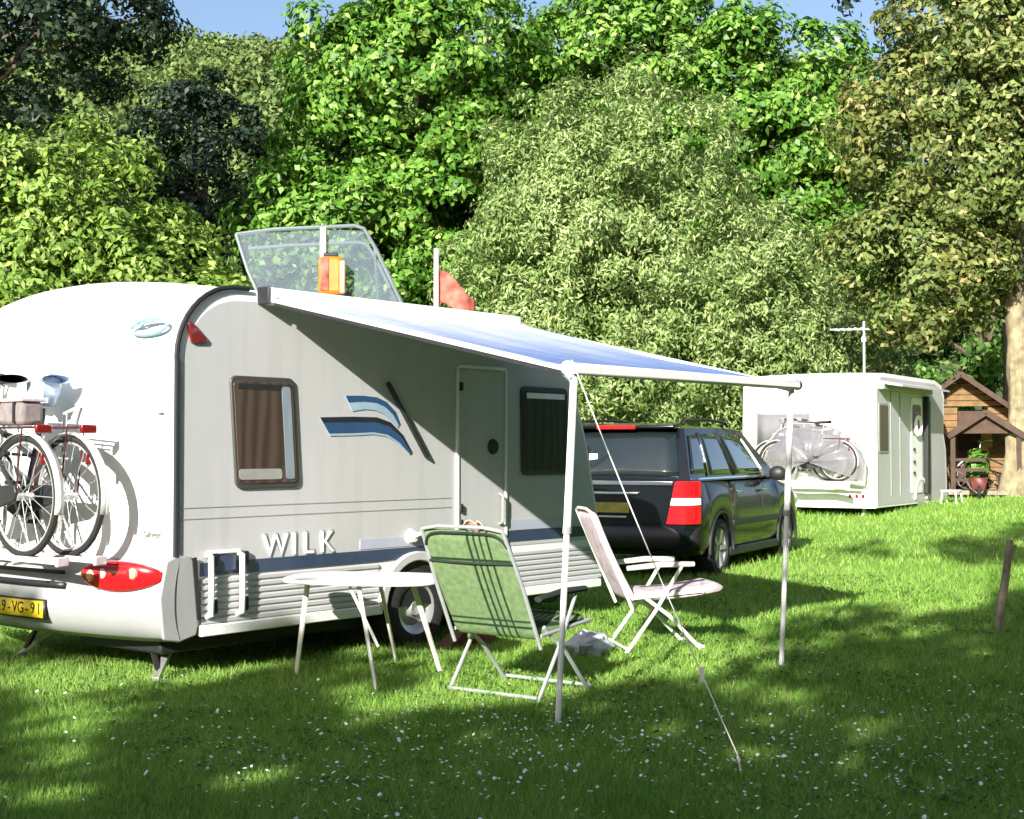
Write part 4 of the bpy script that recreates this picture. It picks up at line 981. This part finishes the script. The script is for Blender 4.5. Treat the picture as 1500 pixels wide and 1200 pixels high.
def make_chair(loc, az, label, fm, fab, pip, hw=.29, lean=.32, seat_len=.46, thick=.045, seat_mat=None):
    """local x to the sitter's right, y the way the chair faces"""
    t = empty('camping_chair', (loc[0], loc[1], gz(*loc)), -az, label, 'chair', 'folding camping chairs under the awning')
    b0 = Vector((0, -.20, .36)); b1 = Vector((0, -.20 - lean, 1.0)); dv = b1 - b0; nrm = Vector((0, dv.z, -dv.y)).normalized()
    for s in (-1, 1):
        x = s * hw
        MB().tube([(x, -.27, .0), (x, -.05, .30), (x, .14, .61)], .0135, 8, flat=.8).build('leg', fm, t)
        MB().tube([(x * .95, .30, .0), (x * .95, .05, .26), (x * .95, -.18, .43)], .0135, 8, flat=.8).build('leg', fm, t)
        MB().tube([(x, .23, .625), (x, .0, .625), (x, -.26, .60)], [.018, .022, .018], 8, flat=1.5).build('armrest', pip if fm is M['chair_grey'] else fm, t)
        MB().tube([tuple(b0 + Vector((x * .97, -.02, -.05))), tuple(b0.lerp(b1, .5) + Vector((x * .97, -.03, 0))), tuple(b1 + Vector((x * .9, -.02, .0)))], .012, 8).build('back_post', fm, t)
        MB().tube([(x * .97, -.22, .385), (x * .97, .30, .43)], .012, 8).build('seat_rail', fm, t)
    for y, z in ((-.27, .035), (.30, .035), (.30, .425)): MB().tube([(-hw, y, z), (hw, y, z)], .011, 8).build('cross_bar', fm, t)
    MB().tube([(-hw * .9, b1.y - .02, 1.0), (-hw * .5, b1.y - .03, 1.02), (hw * .5, b1.y - .03, 1.02), (hw * .9, b1.y - .02, 1.0)], .011, 8).build('top_bar', fm, t)
    def cushion(u, v, o0, ov, wf, th, nn, sag):
        a = 2 * math.pi * v; cx = math.copysign(abs(math.cos(a)) ** .35, math.cos(a)); cz = math.copysign(abs(math.sin(a)) ** .5, math.sin(a))
        uu = .0 + u; ed = min(1, min(u, 1 - u) / .06) ** .5 if 0 < u < 1 else 0
        p = o0 + ov * uu + Vector((wf * cx * (.93 + .07 * ed), 0, 0)) + nn * (th * .5 * cz * max(ed, .05)) + nn * sag * math.sin(math.pi * u)
        return p
    bk = MB().grid(lambda u, v: cushion(.5 - .5 * math.cos(math.pi * u), v, b0, dv, hw * .93, thick, nrm, -.015), 26, 20, True).build('backrest', fab, t)
    loop = []
    for i in range(40):
        a = 2 * math.pi * i / 40; px = math.copysign(abs(math.cos(a)) ** .35, math.cos(a)); pv = .5 + .49 * math.copysign(abs(math.sin(a)) ** .35, math.sin(a))
        loop.append(b0 + dv * pv + Vector((hw * .945 * px, 0, 0)) - nrm * (.02 + .012 * math.sin(math.pi * pv)))
    if pip is M['piping']:
        MB().tube(loop[3:18], .010, 6).build('piping', pip, bk)
        MB().tube([b0 + dv * .73 + Vector((x * hw * .93, 0, 0)) - nrm * (.032 + .01 * (1 - x * x)) for x in (-1, -.5, 0, .5, 1)], .008, 6).build('seam', pip, bk)
    so = Vector((0, -.20, .40)); sv = Vector((0, seat_len, .055))
    MB().grid(lambda u, v: cushion(.5 - .5 * math.cos(math.pi * u), v, so, sv, hw * .93, thick * 1.3, Vector((0, -.1, 1)).normalized(), -.02), 20, 20, True).build('seat', seat_mat or fab, t)
    return t
green = striped_green()
make_chair((0.04, 8.47), R(36), 'green striped reclining chair with dark piping, its back to the viewer', M['chair_grey'], green, M['piping'], .325, .34)
make_chair((1.03, 10.24), R(80), 'white framed folding chair with pale pink seat, near the dark car', M['chair_white'], M['fabric_pale'], M['chair_white'], .25, .30, .66, .06)

# small things on the grass
def chock(loc, rz, label):
    t = empty('wheel_chock', loc, rz, label, 'wheel chock', 'red chocks by the caravan wheel')
    MB().prism([(-.12, 0), (.12, 0), (.12, .11), (.06, .12), (-.12, .03)], (0, -.06, 0), (1, 0, 0), (0, 0, 1), (0, 1, 0), .12).build('wedge', M['redblock'], t, bev=.01)
    MB().box((.125, 0, .05), (.02, .08, .05)).build('grip', M['dark_red'], t, bev=.005)
p = cworld(2.32, -.22, 0); chock((p.x, p.y, gz(p.x, p.y)), CA + R(10), 'red wheel chock on the grass just left of the green chair legs')
p = cworld(2.62, -.28, 0); chock((p.x, p.y, gz(p.x, p.y)), CA + R(190), 'red wheel chock on the grass under the green chair seat')
x, y = .545, 9.95; lump('crumpled_bag', (x, y, gz(x, y) + .075), .16, .11, .09, M['bag'], 8, 'crumpled blue and white plastic bag on the grass behind the nearer pole', 'bag', .5, .2)
def make_cloth():
    c = Vector((-.155, 8.12, 1.0 + gz(0, 8.4)))
    o = MB().grid(lambda u, v: ((u - .5) * .17, (v - .5) * .12 - .04 * math.cos(u * 9), .02 + .035 * math.sin(u * 11 + v * 4) * (1 - v) - .09 * v * v), 14, 10).build('folded_cloth', M['cloth'], None, solid=.006)
    o.location = c; o.rotation_euler = (0, 0, R(-45)); tag(o, 'pinkish cloth hung over the top corner of the green chair', 'cloth')
make_cloth()

# ------------------------------------------------------------------ second caravan
C2 = Vector((6.23, 23.95, 0)); C2.z = gz(6.2, 24) ; A2 = R(90 - 32.7)
U2 = Vector((math.cos(A2), math.sin(A2), 0)); Q2 = Vector((-math.sin(A2), math.cos(A2), 0))
def c2w(s, q, z): return C2 + U2 * s + Q2 * q + Vector((0, 0, z))
def make_second():
    W2 = 2.46
    t = empty('caravan', C2, A2, 'older white caravan further back beside the wooden cabin, door open side shaded', 'caravan')
    t.scale = (1, 1, 1.03); t.location.z -= .07
    b2f = lambda q: -.08 * (1 - ((q - W2 / 2) / (W2 / 2)) ** 2)
    prof = [(0, .22, 1), (-.03, .8, 1), (0, 1.5, 1), (.03, 2.2, 1), (.08, 2.40, .8), (.2, 2.47, .3), (.5, 2.49, 0), (3.6, 2.49, 0), (4.0, 2.42, 0), (4.18, 2.22, 0), (4.12, 1.5, 0), (4.28, 1.2, 0), (4.34, .5, 0), (4.28, .22, 0)]
    shell_mesh(prof, W2, b2f, .03).build('body', M['shell_two'], t, ang=30)
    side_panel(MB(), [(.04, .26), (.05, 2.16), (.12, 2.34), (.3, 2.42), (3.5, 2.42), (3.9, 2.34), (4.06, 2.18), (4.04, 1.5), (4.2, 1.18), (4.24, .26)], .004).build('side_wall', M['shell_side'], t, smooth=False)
    MB().box((1.55, -.06, 2.26), (2.9, .12, .12)).build('awning_case', M['frame'], t, bev=.02)
    MB().prism([(0, 0), (-.42, -.09), (-.42, -.12), (0, -.05)], (.1, -.01, 2.36), (0, 1, 0), (0, 0, 1), (1, 0, 0), 2.9).build('rain_canopy', M['shell_side'], t)
    def win(s0, s1, z0, z1, par=t):
        f = side_panel(MB(), rrect(s0, s1, z0, z1, .05), .02).build('window', M['frame'], par, bev=.006)
        side_panel(MB(), rrect(s0 + .04, s1 - .04, z0 + .04, z1 - .04, .03), .006, -.02).build('pane', M['blind'], f)
    win(.10, .62, 1.14, 1.98)
    for s in (.05, .80, 1.32): MB().box((s, -.008, 1.3), (.03, .012, 1.8)).build('wall_seam', M['frame'], t)
    d = side_panel(MB(), rrect(1.95, 2.62, .42, 2.12, .05), .02).build('door', M['shell_two'], t, bev=.006)
    side_panel(MB(), rrect(2.02, 2.52, 1.45, 2.0, .08), .008, -.022).build('door_window', M['darkwin'], d)
    MB().ring((2.27, -.05, 1.62), (0, 1, 0), .17, .035, 20, 8).build('door_ring', M['white'], d)
    for z in (1.2, .98, .78): MB().box((2.08, -.035, z), (.06, .03, .05)).build('door_fitting', M['black'], d)
    MB().box((2.80, -.05, 1.28), (.13, .10, 1.78)).build('open_gap', M['black'], t, bev=.02)
    MB().box((3.2, -.012, 1.25), (.03, .012, 1.7)).build('wall_seam', M['frame'], t)
    # rear window and lamps
    def rp(q0, q1, z0, z1, off, m, nm, par, solid=.02): return MB().grid(lambda u, v: (b2f(q0 + (q1 - q0) * u) - off, q0 + (q1 - q0) * u, z0 + (z1 - z0) * v), 8, 3).build(nm, m, par, solid=solid)
    rw = rp(1.12, 2.16, 1.27, 1.84, .012, M['frame'], 'rear_window', t)
    rp(1.16, 2.12, 1.31, 1.80,   .03, M['pane_lilac'], 'pane', rw, .008)
    for q in (.22, .33, .44): MB().box((b2f(q) - .02, q, .42), (.02, .05, .06)).build('tail_lamp', M['dark_red'], t, bev=.005)
    for q in (2.1, 2.25): MB().box((b2f(q) - .02, q, .42), (.02, .07, .06)).build('tail_lamp', M['dark_red'], t, bev=.005)
    for q, z in ((.3, 2.3), (1.2, 2.32), (2.1, 2.3)): MB().box((b2f(q) * .8 - .005 + .06, q, z), (.03, .06, .03)).build('marker_lamp', M['frame'], t, bev=.005)
    MB().box((2.1, W2 / 2, .30), (3.9, W2 - .3, .10)).build('chassis', M['black'], t)
    for q in (0.03, W2 - .2):
        wv = MB().lathe([(.0, -.02), (.22, -.03), (.29, -.01), (.31, .03), (.31, .15), (.2, .17)], (2.55, q, .31), (0, 1, 0), 24).build('wheel', M['tyre'], t)
        MB().lathe([(0, -.03), (.1, -.035), (.19, -.03), (.2, .0)], (2.55, q, .31), (0, 1, 0), 20).build('rim', M['rim'], wv)
    side_panel(MB(), arc(2.55, .31, .40, 0, 180, 14) + arc(2.55, .31, .34, 180, 0, 14), .03).build('wheel_arch', M['white'], t)
    for q in (.3, W2 - .3): MB().bar((.3, q, .3), (.15, q, .02), .05, .04).build('steady_leg', M['steel'], t)
    MB().bar((4.0, .25, .3), (3.8, .2, -.02), .05, .04).build('steady_leg', M['steel'], t)
    MB().bar((4.2, W2 / 2, .33), (5.4, W2 / 2, .36), .08, .08).build('drawbar', M['steel'], t)
    # television aerial
    a = MB().tube([(.15, .25, 2.45), (.15, .25, 3.35)], .018, 8).build('aerial_mast', M['white'], t)
    MB().tube([(.15, .16, 3.22), (.15, .85, 3.24)], .014, 6).build('aerial_boom', M['white'], a)
    for k in range(6): MB().tube([(-.08 + .0 * k, .22 + .11 * k, 3.23), (.38, .22 + .11 * k, 3.23)], .009, 5).build('aerial_rod', M['white'], a)
    MB().box((.15, .25, 3.05), (.06, .06, .08)).build('aerial_box', M['white'], a)
make_second()
bk3 = make_bike(c2w(-.45, .52, .62), A2 - R(90), 'silver bicycle on the back of the second caravan', (M['bikesilver'], M['cover'], M['saddle']), 'bicycles on the second caravan')
bk4 = copy_tree(bk3); bk4.location = c2w(-.26, .72, .62); bk4['label'] = 'second bicycle squeezed between the silver bicycle and the white wall of the far caravan'
def make_cover():
    out = [(.10, .62), (.06, .95), (.16, 1.22), (.36, 1.40), (.60, 1.52), (.95, 1.60), (1.30, 1.62), (1.62, 1.50), (1.86, 1.25), (1.92, .95), (1.86, .64)]
    t = empty('bicycle_cover', C2, A2, 'pale grey cover pulled loosely over the bicycles of the far caravan', 'cover')
    def f(u, v):
        i = u * (len(out) - 1); k = min(int(i), len(out) - 2); a, b = out[k], out[k + 1]; q = a[0] + (b[0] - a[0]) * (i - k); z = a[1] + (b[1] - a[1]) * (i - k)
        cq, cz = 1.0, .95; r = v
        return (-.60 + .26 * r ** 3 - .02 * math.sin(u * 25) * r + .015 * math.sin(q * 14 + z * 9), cq + (q - cq) * r, cz + (z - cz) * r)
    MB().grid(f, 44, 10).build('sheet', M['film'], t)
    MB().tube([(-.36, q, z) for q, z in out], .018, 6).build('hem', M['frame'], t)
make_cover()
def rack2():
    t = empty('bicycle_rack', C2, A2, 'white bicycle carrier under the silver bicycle on the second caravan', 'rack')
    for s in (-.45, -.26): MB().box((s, 1.0, .60), (.07, 1.7, .03)).build('rail', M['white'], t)
    for q in (.6, 1.5): MB().tube([(-.04, q, 1.5), (-.2, q, 1.45), (-.2, q, .58), (-.5, q, .575)], .014, 8).build('support', M['white'], t)
    MB().grid(lambda u, v: (-.62 + .04 * math.sin(u * 9), .25 + 1.5 * u, .46 + .12 * v + .06 * math.sin(math.pi * u)), 16, 3).build('apron', M['fabric_pale'], t, solid=.01)
rack2()
def make_stool():
    q = c2w(3.0, -.45, 0); t = empty('step_stool', (q.x, q.y, gz(q.x, q.y)), A2, 'small white step stool on the grass by the door of the second caravan', 'step')
    MB().box((0, 0, .24), (.42, .30, .03)).build('tread', M['white'], t, bev=.01)
    for x in (-.18, .18):
        for y in (-.12, .12): MB().tube([(x, y, .23), (x * 1.15, y * 1.2, 0)], .015, 6).build('leg', M['white'], t)
make_stool()

# ------------------------------------------------------------------ boat behind the near caravan
def make_boat():
    bx, by = -2.05, 15.9; t = empty('boat', (bx, by, gz(bx, by)), R(4), 'white cabin boat behind the caravan, only its clear screen frame showing above the roof', 'boat')
    # hull along local x, bow to the left
    def hull(u, v):
        x = 2.6 - 5.4 * u; wd = 1.05 * (1 - max(0, (u - .45) / .55) ** 2.2); k = v
        return (x, wd * math.sin((k - .5) * math.pi) if True else 0, .75 + (1.15 + .25 * u) * (abs(2 * k - 1) ** 1.3))
    MB().grid(hull, 22, 13).build('hull', M['hullw'], t, solid=.03)
    MB().box((.2, 0, 1.98), (4.2, 1.7, .06)).build('deck', M['hullw'], t, bev=.02)
    MB().box((.15, 0, 2.42), (2.4, 1.5, .86)).build('wheelhouse', M['hullw'], t, bev=.12)
    for x in (-.6, .2, .9): MB().box((x, -.756, 2.5), (.55, .012, .36)).build('cabin_window', M['darkwin'], t, bev=.03)
    zb, zt = 2.84, 3.78
    fr = [(-1.02, -.5, zt - .04), (-.6, -.62, zt), (.28, -.62, zt + .05), (.38, -.62, zt + .02), (.52, -.64, zt - .22), (.86, -.66, zb)]
    MB().tube(fr, .022, 8).build('screen_frame', M['frame_alu'], t)
    MB().tube([(a, .62, c) for a, b, c in fr], .022, 8).build('screen_frame', M['frame_alu'], t)
    MB().tube([(-1.02, -.5, zt - .04), (-.88, -.58, zt - .45), (-.66, -.62, zb)], .022, 8).build('screen_frame', M['frame_alu'], t)
    MB().prism([(-.98, zt - .06), (-.6, zt - .01), (-.08, zt + .01), (-.08, zb), (-.62, zb), (-.86, zt - .45)], (0, -.60, 0), (1, 0, 0), (0, 0, 1), (0, 1, 0), .012).build('clear_screen', M['screen'], t, smooth=False)
    MB().prism([(-.04, zt + .01), (.36, zt), (.84, zb), (-.04, zb)], (0, -.60, 0), (1, 0, 0), (0, 0, 1), (0, 1, 0), .012).build('clear_screen', M['screen'], t, smooth=False)
    MB().tube([(-.06, -.64, zb - .02), (-.06, -.64, zt + .02)], .036, 8).build('screen_post', M['pole'], t)
    MB().tube([(.55, -.55, zb), (.50, -.55, zt - .2)], .018, 8).build('screen_strut', M['frame_alu'], t)
    MB().tube([(1.18, -.4, 2.80), (1.18, -.4, 3.62)], .028, 8).build('flagstaff', M['pole'], t)
    MB().box((-1.7, 0, .55), (.12, 1.4, .3)).build('cradle', M['steel'], t); MB().box((1.5, 0, .55), (.12, 1.6, .3)).build('cradle', M['steel'], t)
    for x in (-1.7, 1.5):
        for y in (-.6, .6): MB().box((x, y, .22), (.10, .10, .5)).build('cradle_leg', M['steel'], t)
    return t
make_boat()
def make_float():
    t = empty('life_jacket', (-1.97, 15.15, 3.16), R(4), 'orange life float hanging on the white post of the boat screen', 'float')
    MB().box((0, 0, .20), (.26, .10, .42)).build('float_body', M['orange'], t, bev=.045)
    MB().box((.13, -.01, .18), (.06, .11, .36)).build('float_edge', M['amber'], t, bev=.02)
    MB().box((-.06, -.05, .21), (.09, .02, .36)).build('float_panel', M['flag'], t, bev=.008)
    MB().box((0, 0, .425), (.16, .06, .04)).build('float_strap', M['black'], t, bev=.01)
make_float()
def make_flag():
    o = MB().grid(lambda u, v: (.44 * u, .05 * math.sin(u * 7 + v), -.36 * v - .30 * u * (.5 + .5 * u) + .05 * math.sin(u * 6)), 14, 10).build('flag', M['flag'], None, solid=.004)
    t = empty('red_flag', (-.845, 15.58, 3.46), R(4), 'limp red flag with pale patch on the white staff of the boat', 'flag')
    o.parent = t; o.name = 'flag_cloth'
make_flag()

# ------------------------------------------------------------------ wooden cabin
def make_cabin():
    bx, by = 9.25, 28.9; t = empty('wooden_cabin', (bx, by, gz(bx, by)), R(-14), 'small brown wooden cabin with gabled porch beyond the second caravan', 'cabin')
    hw, dp, eh, rh = .92, 2.2, 1.78, 2.40
    rng = random.Random(4)
    # plank walls
    nb = 13
    for i in range(nb):
        z0 = eh * i / nb; h = eh / nb - .012
        for x0, x1 in ((-hw, -.05), (.55, hw)):
            MB().box(((x0 + x1) / 2, .0 + rng.uniform(-.004, .004), z0 + h / 2), (x1 - x0, .03, h)).build('plank', M['wood'], t)
        for s in (-1, 1): MB().box((s * hw, dp / 2, z0 + h / 2), (.03, dp, h)).build('plank', M['wood'], t)
    for i in range(5):
        z0 = eh + .02 + i * .12; ww = hw * (1 - (z0 - eh + .06) / (rh - eh + .05))
        if ww > .05: MB().box((0, 0, z0 + .05), (2 * ww, .03, .105)).build('plank', M['wood'], t)
    MB().box((0, dp, eh / 2), (2 * hw, .03, eh)).build('back_wall', M['wood_dark'], t)
    MB().box((.25, .03, .85), (.58, .03, 1.7)).build('door', M['wood_dark'], t)
    w0 = MB().box((-.42, -.02, 1.98), (.34, .03, .26)).build('window', M['wood_dark'], t); MB().box((-.42, -.04, 1.98), (.26, .012, .19)).build('pane', M['darkwin'], w0)
    for s in (-1, 1):
        MB().bar((s * (hw + .18), dp / 2 - .15, eh - .10), (0, dp / 2 - .15, rh + .06), .05, dp + .6, (0, 1, 0)).build('roof', M['roof'], t)
        MB().bar((s * (hw + .18), -.48, eh - .13), (0, -.48, rh + .04), .03, .10, (0, 0, 1)).build('barge_board', M['wood_dark'], t)
    # porch with own small gable
    px, pw, pe, pr = .40, .62, 1.24, 1.66
    for s in (-1, 1):
        MB().bar((px + s * (pw + .10), -.75, pe - .05), (px, -.75, pr), .04, 1.15, (0, 1, 0)).build('porch_roof', M['roof'], t)
        MB().bar((px + s * (pw + .10), -1.34, pe - .08), (px, -1.34, pr - .02), .03, .12, (0, 0, 1)).build('barge_board', M['wood_dark'], t)
        MB().box((px + s * pw, -1.25, pe / 2), (.09, .09, pe)).build('porch_post', M['wood_dark'], t)
        for z in (.35, .55, .72): MB().box((px + s * pw, -.65, z), (.04, 1.15, .07)).build('rail', M['wood'], t)
    MB().prism([(px - pw, pe - .02), (px + pw, pe - .02), (px, pr - .06)], (0, -1.2, 0), (1, 0, 0), (0, 0, 1), (0, 1, 0), .03).build('porch_gable', M['wood_dark'], t)
    for z in (.30, .50, .70): MB().box((px - .3, -1.25, z), (.6, .04, .06)).build('rail', M['wood_dark'], t)
    MB().box((px, -.62, .05), (1.5, 1.4, .08)).build('porch_floor', M['oldwood'], t)
    MB().box((px + .12, .0, 1.15), (.22, .035, .55)).build('door_panel', M['wood_pale'], t)
make_cabin()
def potted(x, y, label, seed):
    t = empty('potted_plant', (x, y, gz(x, y)), 0, label, 'plant')
    MB().lathe([(0, .0), (.13, .0), (.17, .28), (.15, .28), (0, .25)], (0, 0, 0), (0, 0, 1), 16).build('pot', M['roof'], t)
    rng = np.random.default_rng(seed); n = 400; d = rng.normal(size=(n, 3)); d /= np.linalg.norm(d, axis=1, keepdims=True)
    V = leaf_quads(np.array([0, 0, .62]) + d * np.array([.26, .24, .36]) * rng.uniform(.5, 1, (n, 1)), d, .12, .06, rng)
    o = np_mesh('leaves', V, np.arange(len(V)).reshape(-1, 4), LM['maple'], t); o['kind'] = 'stuff'
potted(9.28, 27.95, 'green bushy potted plant in the shade of the cabin porch', 5)
def make_barrow():
    x, y = 9.05, 27.2; t = empty('wheelbarrow', (x, y, gz(x, y)), R(75), 'dark red wheelbarrow on the grass in front of the cabin', 'wheelbarrow'); t.scale = (.8, .8, .8)
    MB().add([(-.28, -.2, .52), (.30, -.2, .52), (.30, .2, .52), (-.28, .2, .52), (-.18, -.13, .24), (.14, -.13, .24), (.14, .13, .24), (-.18, .13, .24)], [(4, 5, 6, 7), (0, 1, 5, 4), (1, 2, 6, 5), (2, 3, 7, 6), (3, 0, 4, 7)]).build('tray', M['redblock'], t, solid=.015)
    wv = MB().ring((-.38, 0, .17), (0, 1, 0), .14, .035, 24, 8).build('wheel', M['tyre'], t); MB().lathe([(0, -.03), (.11, -.02), (.11, .02), (0, .03)], (-.38, 0, .17), (0, 1, 0), 16).build('rim', M['dark_red'], wv)
    for s in (-1, 1):
        MB().tube([(-.38, s * .06, .17), (.1, s * .17, .26), (.85, s * .26, .50)], .017, 8).build('handle', M['oldwood'], t)
        MB().tube([(.22, s * .17, .30), (.30, s * .18, .0)], .014, 8).build('leg', M['trim'], t)
make_barrow()
bk5 = make_bike((10.3, 28.3, gz(10.0, 28.3)), R(8), 'dark bicycle parked between the cabin and the pale tree trunk', (M['bikeframe'], M['fender'], M['saddle']), 'bicycle by the cabin')

# ------------------------------------------------------------------ post in the meadow
def make_post():
    x, y = 3.93, 11.3; t = empty('wooden_post', (x, y, gz(x, y)), 0, 'thin leaning weathered wooden post in the grass on the right', 'post')
    MB().tube([(-.03, 0, -.1), (.0, 0, .2), (.05, .01, .45), (.085, .01, .74)], [.036, .034, .033, .028], 7).build('stake', M['oldwood'], t)
    MB().bar((.03, -.03, .50), (.10, -.03, .70), .035, .012, (0, 1, 0)).build('splinter', M['oldwood'], t)
make_post()
